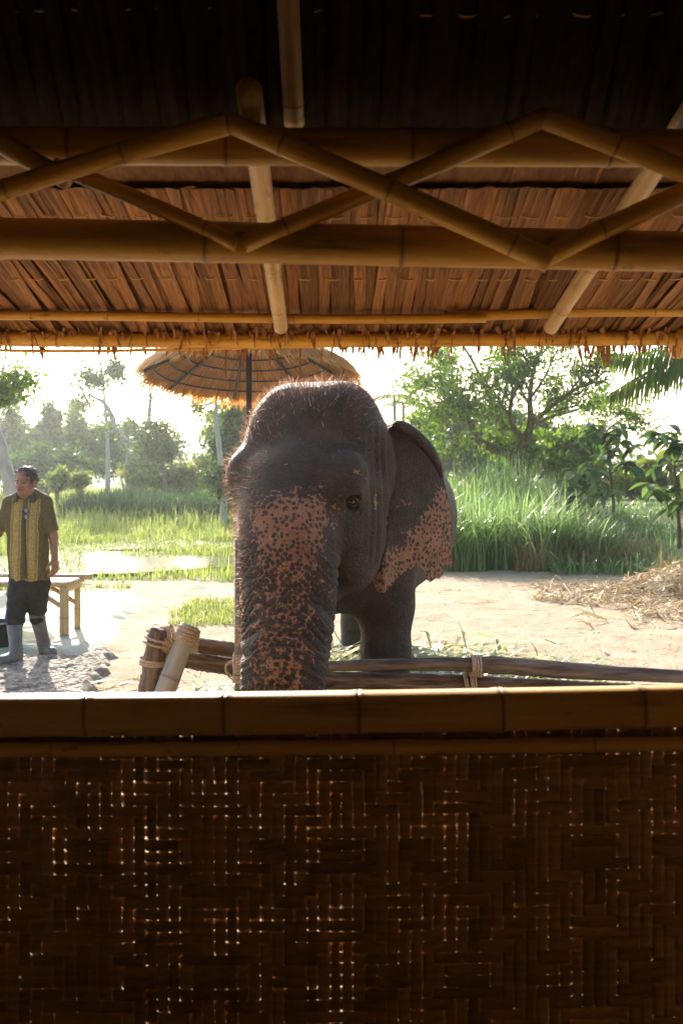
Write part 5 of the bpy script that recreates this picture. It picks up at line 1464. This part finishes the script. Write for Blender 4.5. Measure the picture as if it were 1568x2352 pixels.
# --- the spreading tree on the right
TY = 26
def T4(x, y, r, dy=0): p = P(x, y, TY + dy); return (p.x, p.y, p.z, r)
tree('spreading_tree', 'wide-crowned tree with low forked trunk rising behind the tall grass', [
    [T4(1196, 1180, .30), T4(1192, 1085, .24), T4(1182, 1040, .20)],
    [T4(1182, 1045, .16), T4(1127, 1028, .11), T4(1097, 1008, .09, -.5), T4(1078, 968, .07, -1), T4(1050, 930, .05, -1.4), T4(1010, 890, .03, -1.8)],
    [T4(1184, 1045, .14), T4(1166, 1008, .11, .5), T4(1142, 956, .08, .6), T4(1120, 905, .055, .4), T4(1085, 830, .04, 0), T4(1040, 760, .02, -.5)],
    [T4(1190, 1050, .16), T4(1204, 1012, .12, -.3), T4(1218, 975, .10, -.6), T4(1216, 920, .07, -.8), T4(1225, 850, .05, -1), T4(1260, 760, .03, -1.2)],
    [T4(1218, 975, .07, -.6), T4(1270, 930, .05, -1.2), T4(1330, 890, .035, -1.6), T4(1400, 870, .02, -1.8)],
    [T4(1205, 1010, .08), T4(1180, 985, .06, -.8), T4(1170, 940, .05, -1.2), T4(1190, 880, .03, -1.6)],
    [T4(1215, 985, .06), T4(1255, 960, .05, 1), T4(1310, 945, .04, 1.5), T4(1390, 920, .025, 1.8)],
    [T4(1142, 956, .05, .6), T4(1100, 930, .04, 1.2), T4(1040, 920, .03, 1.6), T4(980, 930, .02, 1.8)],
], 2, 41, M['leaf_mid'], 19000, .12, .20, M['bark_dark'], n_child=(4, 6), ratio=.52, ang=(.5, 1.1), up=.10)
# --- trees behind it
GB = 'trees behind the spreading tree'
bushy('background_tree', 'rounded mid-green tree filling the gap left of the spreading tree', [Pe(985, 1010, 40, 75, 55), Pe(1050, 1000, 41, 60, 60)], 51, M['leaf_mid'], 9000, .24, .7, group=GB)
bushy('background_tree', 'dense dark tree behind the fork of the spreading tree', [Pe(1130, 1020, 38, 80, 55), Pe(1230, 1010, 39, 80, 60)], 52, M['leaf_dark'], 10000, .22, .6, group=GB)
bushy('background_tree', 'dark leafy tree between the forked trunk and the large-leaved saplings', [Pe(1310, 1050, 30, 75, 50), Pe(1260, 1070, 29, 60, 45)], 53, M['leaf_mid'], 9000, .17, .5, group=GB)
bushy('hedge', 'dark leafy hedge along the skyline behind the tall grass', [Pe(960, 1070, 46, 70, 30), Pe(1080, 1070, 46, 80, 30), Pe(1210, 1065, 47, 80, 32)], 58, M['leaf_mid'], 8000, .24, .6, 'hedge')
# --- left side
GL = 'hazy trees across the pond'
def columns(x0, x1, ytop, ybot, Y, n, seed):
    r = random.Random(seed); out = []
    for k in range(n):
        x = x0 + (x1 - x0) * (k + r.random()) / n; t = ytop + r.uniform(0, .45) * (ybot - ytop); b = ybot
        out.append(Pe(x, (t + b) / 2, Y + r.uniform(-2, 2), r.uniform(11, 19), (b - t) / 2))
    return out
bushy('far_tree', 'hazy feathery bamboo clump at the far bank behind the man', columns(-45, 70, 935, 1110, 62, 7, 1), 61, M['leaf_far'], 12000, .30, .75, group=GL)
bushy('far_tree', 'hazy feathery clump with a pointed top across the pond', columns(70, 135, 925, 1110, 60, 5, 2) + [Pe(120, 975, 60, 11, 46)], 62, M['leaf_far'], 10000, .30, .7, group=GL)
bushy('far_tree', 'hazy tree with ragged open tufts left of the bare forked tree', columns(140, 235, 935, 1100, 58, 5, 3), 63, M['leaf_far'], 8000, .28, .6, group=GL)
bushy('far_tree', 'dark rounded tree low behind the small yellow shrubs', [Pe(140, 1085, 48, 75, 38), Pe(60, 1080, 48, 50, 45)], 64, M['leaf_dark'], 11000, .24, .6, group=GL)
bushy('far_tree', 'dark open tree directly behind the bare forked tree', columns(245, 345, 965, 1110, 56, 6, 4), 65, M['leaf_far'], 10000, .26, .6, group=GL)
bushy('thicket', 'dark leafy thicket in the reeds behind the pond', [Pe(330, 1178, 34, 60, 26), Pe(430, 1170, 33, 75, 34), Pe(520, 1172, 33, 50, 30), Pe(250, 1185, 35, 40, 18)], 67, M['leaf_dark'], 12000, .14, .32, cat='thicket')
bushy('far_tree', 'low pale bushes along the far bank right of the bare tree', [Pe(420, 1100, 44, 75, 30), Pe(350, 1105, 44, 50, 30), Pe(490, 1095, 43, 50, 35)], 66, M['leaf_pale'], 9000, .22, .6, cat='bushes', group=None)
DY = 44
def D4(x, y, r, dy=0): p = P(x, y, DY + dy); return (p.x, p.y, p.z, r)
tree('bare_tree', 'bare forked tree with a broken side stub standing across the pond', [
    [D4(301, 1190, .34), D4(301, 1130, .27), D4(300, 1070, .22), D4(299, 1022, .20)],
    [D4(299, 1024, .17), D4(282, 1005, .15), D4(266, 985, .13), D4(257, 955, .11), D4(240, 925, .09), D4(215, 912, .06), D4(206, 900, .03)],
    [D4(299, 1024, .15), D4(318, 1000, .13), D4(340, 975, .11), D4(344, 940, .09), D4(346, 905, .06), D4(340, 870, .03)],
    [D4(301, 1065, .16), D4(318, 1050, .13), D4(337, 1037, .11)],
    [D4(346, 912, .04), D4(356, 900, .02)],
    [D4(268, 990, .05), D4(250, 992, .04), D4(233, 998, .02)],
], 1, 71, M['leaf_far'], 260, .2, .3, M['bark_pale'], n_child=(1, 2), ratio=.3, ang=(.4, .9))
tree('slender_tree', 'tall slender leaning tree with sparse tufts left of the bare forked tree', [
    [D4(247, 1180, .13, 3), D4(248, 1080, .11, 3), D4(246, 985, .09, 3), D4(240, 920, .07, 3), D4(238, 870, .05, 3), D4(224, 800, .035, 3), D4(214, 740, .02, 3)],
    [D4(238, 870, .03, 3), D4(258, 850, .025, 3), D4(272, 865, .015, 3)], [D4(239, 900, .03, 3), D4(225, 880, .02, 3), D4(205, 872, .012, 3)]], 2, 72, M['leaf_far'], 2200, .24, .32, M['bark_pale'], n_child=(2, 3), ratio=.34, ang=(.5, 1.1), up=.05)
tree('small_tree', 'small leaning tree with thin round crown right of the bare tree', [
    [D4(384, 1180, .12, -2), D4(380, 1110, .10, -2), D4(372, 1075, .09, -2), D4(356, 1045, .06, -2), D4(345, 1020, .04, -2)],
    [D4(373, 1078, .06, -2), D4(378, 1050, .05, -2), D4(384, 1020, .03, -2)], [D4(372, 1070, .05, -2), D4(366, 1030, .04, -2), D4(362, 985, .03, -2)]], 2, 73, M['leaf_far'], 4200, .19, .42, M['bark'], n_child=(3, 4), ratio=.5, ang=(.5, 1.1), up=.05)
def V4(x, y, r, dy=0): p = P(x, y, 30 + dy); return (p.x, p.y, p.z, r)
tree('pole_tree', 'thin bare-topped tree trunk rising out of ivy beside the parasol', [
    [V4(514, 1210, .11), V4(513, 1120, .10), V4(505, 1040, .085), V4(497, 970, .07), V4(496, 920, .055), V4(497, 860, .03)],
    [V4(497, 948, .045), V4(478, 945, .035), V4(462, 936, .02), V4(452, 930, .01)]], 1, 74, M['leaf_pale'], 500, .16, .3, M['bark_pale'], n_child=(1, 2), ratio=.3)
bushy('ivy_tree', 'dark ivy-covered tree beside the elephant brow', [Pe(530, 1040, 32, 34, 70), Pe(560, 990, 32, 40, 70), Pe(525, 1110, 30, 30, 40)], 75, M['leaf_dark'], 12000, .15, .42)
bushy('vine_tree', 'bright leafy tree behind the ivy-covered one', [Pe(560, 960, 38, 60, 50), Pe(500, 1010, 37, 30, 40)], 76, M['leaf_pale'], 6000, .2, .55)
for k, (x, y, s_) in enumerate(((130, 1108, 1), (182, 1104, .9))):
    bushy('yellow_shrub', 'small yellow-leaved shrub in the long grass ' + ('nearer the man' if k == 0 else 'nearer the slender tree'), [Pe(x, y, 34, 22 * s_, 18 * s_)], 80 + k, M['leaf_pale'], 1300, .16, .35, 'shrub', None)
# leaning pale tree at the left edge with an overhanging branch
def L4(x, y, r, dy=0): p = P(x, y, 15.5 + dy); return (p.x, p.y, p.z, r)
tree('leaning_tree', 'leaning pale trunk behind the man with a leafy branch overhead', [
    [L4(78, 1340, .12), L4(40, 1180, .105), L4(10, 1060, .10), L4(-20, 960, .095), L4(-60, 850, .09)],
    [L4(-55, 860, .05), L4(-20, 850, .035), L4(20, 858, .02), L4(60, 862, .01)], [L4(-60, 860, .05), L4(-30, 890, .03), L4(5, 900, .012)]], 2, 77, M['leaf_mid'], 900, .12, .10, M['bark_pale'], n_child=(3, 4), ratio=.42, ang=(.4, 1.0), up=0)

# --- large-leaved saplings on the right
def sapling(label, stem, seed, n, size, mat, spread, grp=None):
    rg = np.random.default_rng(seed); st = smooth_path(np.array(stem, float), 20)
    root = empty('sapling', tuple(st[0, :3]), label, 'sapling', grp)
    mb = MB(); mb.add(*tube_arrays(st[:, :3], st[:, 3], 8, True)); tw = []
    for k in range(n // 5):
        i = rg.integers(6, 20); a = rg.uniform(0, 2 * np.pi); L = spread * rg.uniform(.3, 1) * (1.1 - .5 * i / 20)
        e = st[i, :3] + L * np.array((math.cos(a), math.sin(a), rg.uniform(.1, .6))); mb.add(*tube_arrays([st[i, :3], (st[i, :3] + e) / 2 + (0, 0, .03), e], [.012, .009, .005], 5, False)); tw.append(e)
    mb.build('stem', M['bark_dark'], root)
    for e in tw:
        for j in range(rg.integers(4, 7)):
            L = size * rg.uniform(.6, 1.2)
            o = obj('leaf', LEAVES[mat.name][rg.integers(0, 6)], None, root)
            o.location = Vector(e) - root.location; o.scale = (L, L, L)
            o.rotation_euler = (rg.normal(0, .25), -rg.uniform(-.5, .5), rg.uniform(0, 2 * np.pi))
def big_leaf(seed):
    rg = np.random.default_rng(seed); u = np.linspace(0, 1, 6); dr = -rg.uniform(.35, .75) * u ** 2
    mid = np.c_[u, rg.normal(0, .04) * u ** 2, dr]; wd = rg.uniform(.18, .26) * np.sin(np.pi * np.clip(u * .92 + .06, 0, 1)) ** .8
    s_ = np.array((0, 1., 0)); up = np.array((0, 0, .25))
    v = np.concatenate([mid - s_ * wd[:, None] + up * wd[:, None], mid, mid + s_ * wd[:, None] + up * wd[:, None]]); i = np.arange(5)
    return mesh_np('leaf', v, np.concatenate([np.stack([i, i + 6, i + 7, i + 1], -1), np.stack([i + 6, i + 12, i + 13, i + 7], -1)]))
m, nt, out = newmat('sapling_leaf')
oi = nt.nodes.new('ShaderNodeObjectInfo'); c = ramp(nt, oi.outputs['Random'], [(0, (.022, .06, .013)), (.6, (.05, .105, .022)), (1, (.12, .18, .035))])
b = pbsdf(nt, None, c, .38, None, .5); tr = nd(nt, 'ShaderNodeBsdfTranslucent', {'Color': nd(nt, 'ShaderNodeHueSaturation', {'Color': c, 'Value': 1.5}).outputs[0]})
mx = nd(nt, 'ShaderNodeMixShader', {0: .38, 1: b.outputs[0], 2: tr.outputs[0]}); nt.links.new(mx.outputs[0], out.inputs[0]); M['sapling_leaf'] = m
LEAVES = {'sapling_leaf': [big_leaf(k) for k in range(6)]}
for q_ in LEAVES['sapling_leaf']: q_.materials.append(m)
def St(x, y, Y, r): p = P(x, y, Y); return (p.x, p.y, p.z, r)
sapling('large-leaved sapling with drooping leaves standing alone in front of the hedge', [St(1405, 1230, 18.5, .035), St(1408, 1160, 18.5, .03), St(1400, 1080, 18.4, .025), St(1392, 1010, 18.3, .015), St(1390, 985, 18.3, .01)], 91, 170, .30, M['sapling_leaf'], .62)
sapling('large-leaved sapling with long dark leaves above the straw heap', [St(1560, 1260, 15, .035), St(1556, 1170, 15, .03), St(1548, 1080, 15, .022), St(1545, 1000, 15, .012)], 92, 130, .28, M['sapling_leaf'], .5)
sapling('low bushy sapling between the tall grass and the lone sapling', [St(1330, 1240, 20, .03), St(1335, 1150, 20, .025), St(1345, 1090, 20, .015)], 93, 120, .30, M['sapling_leaf'], .8)
# banana plants
def banana(label, base, h, seed, n=8, L=1.3):
    rg = np.random.default_rng(seed); root = empty('banana_plant', base, label, 'banana plant', None); b = np.array(base)
    mb = MB(); mb.add(*tube_arrays([b, b + (0, 0, h * .5), b + (.05, 0, h * .8)], [.10, .08, .05], 10)); mb.build('stem', M['leaf_pale'], root)
    for k in range(n):
        a = rg.uniform(0, 2 * np.pi); u = np.linspace(0, 1, 12); el = rg.uniform(.5, 1.4)
        d = np.array((math.cos(a), math.sin(a))); l = L * rg.uniform(.7, 1.1)
        hor = u * l * math.cos(el) + .12 * u ** 2 * l; ver = u * l * math.sin(el) - .75 * u ** 2.2 * l * .8
        mid = np.c_[b[0] + d[0] * hor, b[1] + d[1] * hor, b[2] + h * .78 + ver]; wd = .20 * l * np.sin(np.pi * np.clip(u * .9 + .07, 0, 1)) ** .6; s_ = np.array((-d[1], d[0], 0.))
        v = np.concatenate([mid - s_ * wd[:, None] + np.c_[np.zeros((12, 2)), wd * .35], mid, mid + s_ * wd[:, None] + np.c_[np.zeros((12, 2)), wd * .35]]); i = np.arange(11)
        mk('leaf', v, np.concatenate([np.stack([i, i + 12, i + 13, i + 1], -1), np.stack([i + 12, i + 24, i + 25, i + 13], -1)]), M['leaf_pale'], root)
p = P(1018, 1160, 21); banana('banana plant with one upright pale leaf beside the elephant ear', (p.x, p.y, float(ground_z(p.x, p.y))), .9, 5, 6, .9)
p = P(1480, 1150, 34); banana('banana plant in the hedge beside the lone sapling', (p.x, p.y, float(ground_z(p.x, p.y))), 1.1, 6, 9, 1.6)
p = P(1535, 1150, 32); banana('banana plant behind the sapling above the straw heap', (p.x, p.y, float(ground_z(p.x, p.y))), 1.2, 8, 9, 1.6)
bushy('hedge', 'low sunlit hedge at the back of the clearing on the right', [Pe(1450, 1115, 33, 90, 22), Pe(1560, 1110, 33, 80, 28), Pe(1380, 1120, 34, 60, 22)], 95, M['leaf_pale'], 8000, .16, .4, 'hedge')
bushy('hedge', 'far tree line on the horizon right of the spreading tree', [Pe(1500, 1085, 75, 140, 26), Pe(1650, 1080, 75, 120, 30)], 96, M['leaf_far'], 5000, .4, 1.1, 'tree line')
# palms
def frond(root, base, d, L, droop, seed, nl=46, ll=.5, mat=None, rr0=.014):
    rg = np.random.default_rng(seed); d = np.array(d, float); d /= np.linalg.norm(d); u = np.linspace(0, 1, 24)
    rach = np.array(base) + d * (u * L)[:, None] + np.c_[np.zeros((24, 2)), -droop * u ** 2 * L]
    mb = MB(); mb.add(*tube_arrays(rach, np.linspace(rr0, rr0 * .25, 24), 6, False))
    side = np.cross(d, (0, 0, 1)); side /= np.linalg.norm(side)
    for k in range(nl):
        t = .12 + .88 * k / nl; p = np.array([np.interp(t, u, rach[:, i]) for i in range(3)]); l = ll * math.sin(math.pi * min(1, t * .85 + .12)) ** .7 * rg.uniform(.85, 1.1)
        for s_ in (-1, 1):
            dd = side * s_ * .45 + d * .45 + np.array((0, 0, -.75 + rg.normal(0, .12))); dd /= np.linalg.norm(dd); w_ = .018
            q0 = p; q1 = p + dd * l * .5; q2 = q1 + (dd * .6 + np.array((0, 0, -.5))) * l * .5; wv_ = d * w_
            mb.add([q0 - wv_ * .5, q0 + wv_ * .5, q1 + wv_, q1 - wv_, q2], [[0, 1, 2, 3]], [[3, 2, 4]])
    return mb.build('frond', mat or M['leaf_mid'], root)
M['palm'] = mat_leaf('palm', (.05, .085, .02), (.075, .115, .025), (.14, .16, .04), .35, 1.4)
pb = P(1830, 1380, 11.0); crown_ = P(1800, 765, 9.6)
palm = empty('palm_tree', (crown_.x, 9.6, 0), 'palm whose drooping fronds hang below the eave above the straw heap', 'palm')
mb = MB(); mb.add(*tube_arrays([(crown_.x, 9.6, 0), (crown_.x + .05, 9.6, 1.6), (crown_.x, 9.6, crown_.z)], [.13, .11, .09], 14, True, .03)); mb.build('trunk', M['bark'], palm)
def aim(x, y, Y): return np.array(P(x, y, Y)) - np.array(crown_)
frond(palm, crown_, aim(1395, 800, 9.3), np.linalg.norm(aim(1395, 800, 9.3)) * 1.02, .04, 1, 50, .50, M['palm'])
d_ = aim(1410, 770, 9.0); frond(palm, crown_, d_, np.linalg.norm(d_) * 1.05, .28, 2, 50, .55, M['palm'])
for k, (x, y, Y) in enumerate(((2150, 700, 9.8), (2000, 560, 10.5), (1700, 520, 10.6), (1950, 820, 8.6))):
    d_ = aim(x, y, Y); frond(palm, crown_, d_, 1.7, .3, 3 + k, 40, .5, M['palm'])
for k, (x, y) in enumerate(((905, 910), (925, 925))):
    Yp = 58 + 4 * k; c = P(x, y, Yp); pt = empty('far_palm', (c.x, Yp, 0), 'small hazy palm on the skyline ' + ('showing highest beside the elephant head' if k == 0 else 'lower and just behind the highest one'), 'palm')
    mb = MB(); mb.add(*tube_arrays([(c.x, Yp, 0), (c.x + .1, Yp, c.z * .5), tuple(c)], [.16, .13, .1], 8)); mb.build('trunk', M['bark'], pt)
    for j in range(11):
        a = j * 2 * math.pi / 11; frond(pt, c, (math.cos(a), math.sin(a), .45), 1.5, .6, 30 + j + k * 20, 14, .5, M['leaf_far'], .03)

# --- grasses
def blades(name, x, y, h, wd, mat, seed, bend=.5, label=None, cat=None, kind='stuff', z=None, segs=4, parent=None, wind=(0, 0)):
    rg = np.random.default_rng(seed); n = len(x); az = rg.uniform(0, 2 * np.pi, n); b = np.abs(rg.normal(bend, bend * .5, n))
    dx_, dy_ = np.cos(az) + wind[0], np.sin(az) + wind[1]
    z = ground_z(x, y) - .01 if z is None else z
    sx, sy = -np.sin(az), np.cos(az); V = []
    for k in range(segs + 1):
        t = k / segs; out_ = b * h * t ** 2; zz = z + h * (t - .45 * b * t ** 2.4)
        w_ = wd * (1 - t ** 2.2) * .5 + .0004
        px, py = x + dx_ * out_, y + dy_ * out_
        V.append(np.stack([px - sx * w_, py - sy * w_, zz], -1)); V.append(np.stack([px + sx * w_, py + sy * w_, zz], -1))
    v = np.stack(V, 1).reshape(-1, 3); m_ = 2 * (segs + 1); k = np.arange(n)[:, None] * m_
    q = np.concatenate([k + np.array([[2 * i, 2 * i + 1, 2 * i + 3, 2 * i + 2]]) for i in range(segs)])
    o = mk(name, v, q, mat, parent); return tag(o, label, cat, None, kind)
rg = np.random.default_rng(12)
def scatter(n, x0, x1, y0, y1, f=None, seed=0):
    r = np.random.default_rng(seed); x = r.uniform(x0, x1, n); y = r.uniform(y0, y1, n)
    if f is not None: k = f(x, y, r); x, y = x[k], y[k]
    return x, y
# tall grass on the right
x, y = scatter(11000, 1.2, 5.6, 16.6, 23.5, lambda x, y, r: (y > 16.9 + 1.1 * (vnoise(x, y * 0, 1.6, 3) - .5) + .5 * (vnoise(x, y * 0, 5.0, 4) - .5) + .45 * sstep(4.0, 5.2, x)) & (r.random(len(x)) < np.clip(1.5 - (y - 17) / 7, .2, 1)) & (x < 4.6 + (y - 17) * .1 + .5 * vnoise(x, y, 1, 2)), 1)
h = (1.25 + .55 * vnoise(x, y, .9, 5)) * rg.uniform(.6, 1.1, len(x)) * (1 - .35 * sstep(3.6, 4.8, x))
blades('tall_grass', x, y, h, rg.uniform(.018, .042, len(x)), M['grass_tall'], 3, .55, 'tall bright green elephant grass behind the bare sand', 'tall grass', segs=5)
x, y = scatter(2600, 1.5, 5.4, 16.4, 18.0, lambda x, y, r: (vnoise(x, y, 1.3, 13) > .42) & (y > 16.6 + 1.1 * (vnoise(x, y * 0, 1.6, 3) - .5)), 2)
blades('dry_grass', x, y, rg.uniform(.35, 1.15, len(x)) * (.5 + .7 * vnoise(x, y, 1.5, 8)), rg.uniform(.008, .022, len(x)), M['grass_dry'], 4, .8, 'dry brown stems along the foot of the tall grass', 'dry grass', segs=5)
x, y = scatter(11000, 3.4, 9.5, 14.3, 24, lambda x, y, r: (y > 15.8 - .30 * (x - 4.5)) & (vnoise(x, y, 1.1, 7) > .25) & (r.random(len(x)) < np.clip(1.4 - (y - 15) / 9, .25, 1)), 5)
blades('weeds', x, y, rg.uniform(.18, .5, len(x)) * (.5 + vnoise(x, y, .8, 9)), rg.uniform(.012, .03, len(x)), M['grass_tall'], 6, .8, 'low tangled green weeds behind the straw heap', 'weeds', segs=3)
x, y = scatter(1500, 4.6, 7.0, 13.2, 15.0, None, 8)
blades('dry_grass', x, y, rg.uniform(.2, .7, len(x)), rg.uniform(.008, .016, len(x)), M['grass_dry'], 9, .7, 'dry arching stems just behind the top of the straw heap', 'dry grass', segs=5)
# left meadow
lf = lambda x, y, r: (grass_mask(x, y) > .4) & ~in_pond(x, y) & (r.random(len(x)) < np.clip(1.25 - (y - 15) / 22, .35, 1))
x, y = scatter(26000, -10.5, -.9, 14.6, 31, lf, 10)
blades('meadow_grass', x, y, rg.uniform(.10, .30, len(x)) * (.5 + vnoise(x, y, .7, 4)) * (1 + .05 * (y - 15)), rg.uniform(.010, .022, len(x)) * (1 + .03 * (y - 15)), M['grass_short'], 11, .45, 'short bright grass round the pond', 'grass', segs=3)
x, y = scatter(9000, -13, -3.2, 30.5, 42, None, 12)
blades('meadow_grass', x, y, rg.uniform(.35, .8, len(x)), rg.uniform(.03, .06, len(x)), M['grass_short'], 13, .4, 'long pale grass on the far bank of the pond', 'grass', segs=3)
x, y = scatter(9000, -9.0, -2.6, 31.5, 37, lambda x, y, r: vnoise(x, y * .4, .5, 3) > .28, 14)
blades('reeds', x, y, rg.uniform(.7, 1.35, len(x)) * (.75 + .4 * vnoise(x, y, .4, 6)), rg.uniform(.03, .06, len(x)), mat_leaf('reed', (.016, .045, .012), (.03, .07, .018), (.08, .14, .04), .2, 1.3), 15, .38, 'dark green reed belt behind the pond', 'reeds', segs=4)
x, y = scatter(9000, -7.4, -1.6, 14.9, 24.5, lambda x, y, r: in_pond(x, y) & (vnoise(x, y * .6, .9, 11) > .5 - .12 * sstep(17.5, 21, y)), 16)
blades('pond_weed', x, y, rg.uniform(.04, .15, len(x)), rg.uniform(.012, .03, len(x)), M['grass_short'], 17, .8, 'green weed tufts standing in the pond', 'pond weed', z=np.full(len(x), .03), segs=3)
x, y = scatter(4200, -2.1, -.95, 9.9, 12.9, lambda x, y, r: (((x + 1.45) / .52) ** 2 + ((y - 11.5) / 1.25) ** 2 + .9 * (vnoise(x, y, 2.5, 5) - .5)) < .8, 18)
blades('grass_patch', x, y, rg.uniform(.05, .15, len(x)), rg.uniform(.005, .011, len(x)), M['grass_short'], 19, .5, 'small grass patch growing in the sand beside the thin metal post', 'grass', segs=3)
x, y = scatter(2600, -6.6, -3.0, 13.7, 14.3, lambda x, y, r: vnoise(x, y, 1.6, 7) > .3, 20)
blades('grass_strip', x, y, rg.uniform(.05, .16, len(x)), rg.uniform(.008, .015, len(x)), M['grass_short'], 21, .5, 'strip of grass along the back edge of the slab', 'grass', segs=3)
x, y = scatter(16000, -30, 40, 40, 110, lambda x, y, r: np.abs(x) < y * .45, 22)
blades('far_grass', x, y, rg.uniform(.4, .9, len(x)), rg.uniform(.08, .16, len(x)), M['grass_short'], 23, .4, 'far rough grass reaching to the tree line', 'grass', segs=2)

# ---------------------------------------------------------------- haze
hb, q = box_arrays((0, 190, 7.4), (330, 236, 10.2))
m, nt, out = newmat('haze')
pv = nd(nt, 'ShaderNodeVolumePrincipled', {'Color': (.90, .96, .95, 1), 'Density': .0006, 'Anisotropy': .7})
nt.links.new(pv.outputs[0], out.inputs['Volume'])
tag(mk('haze', hb, q, m, None, False), kind='stuff')
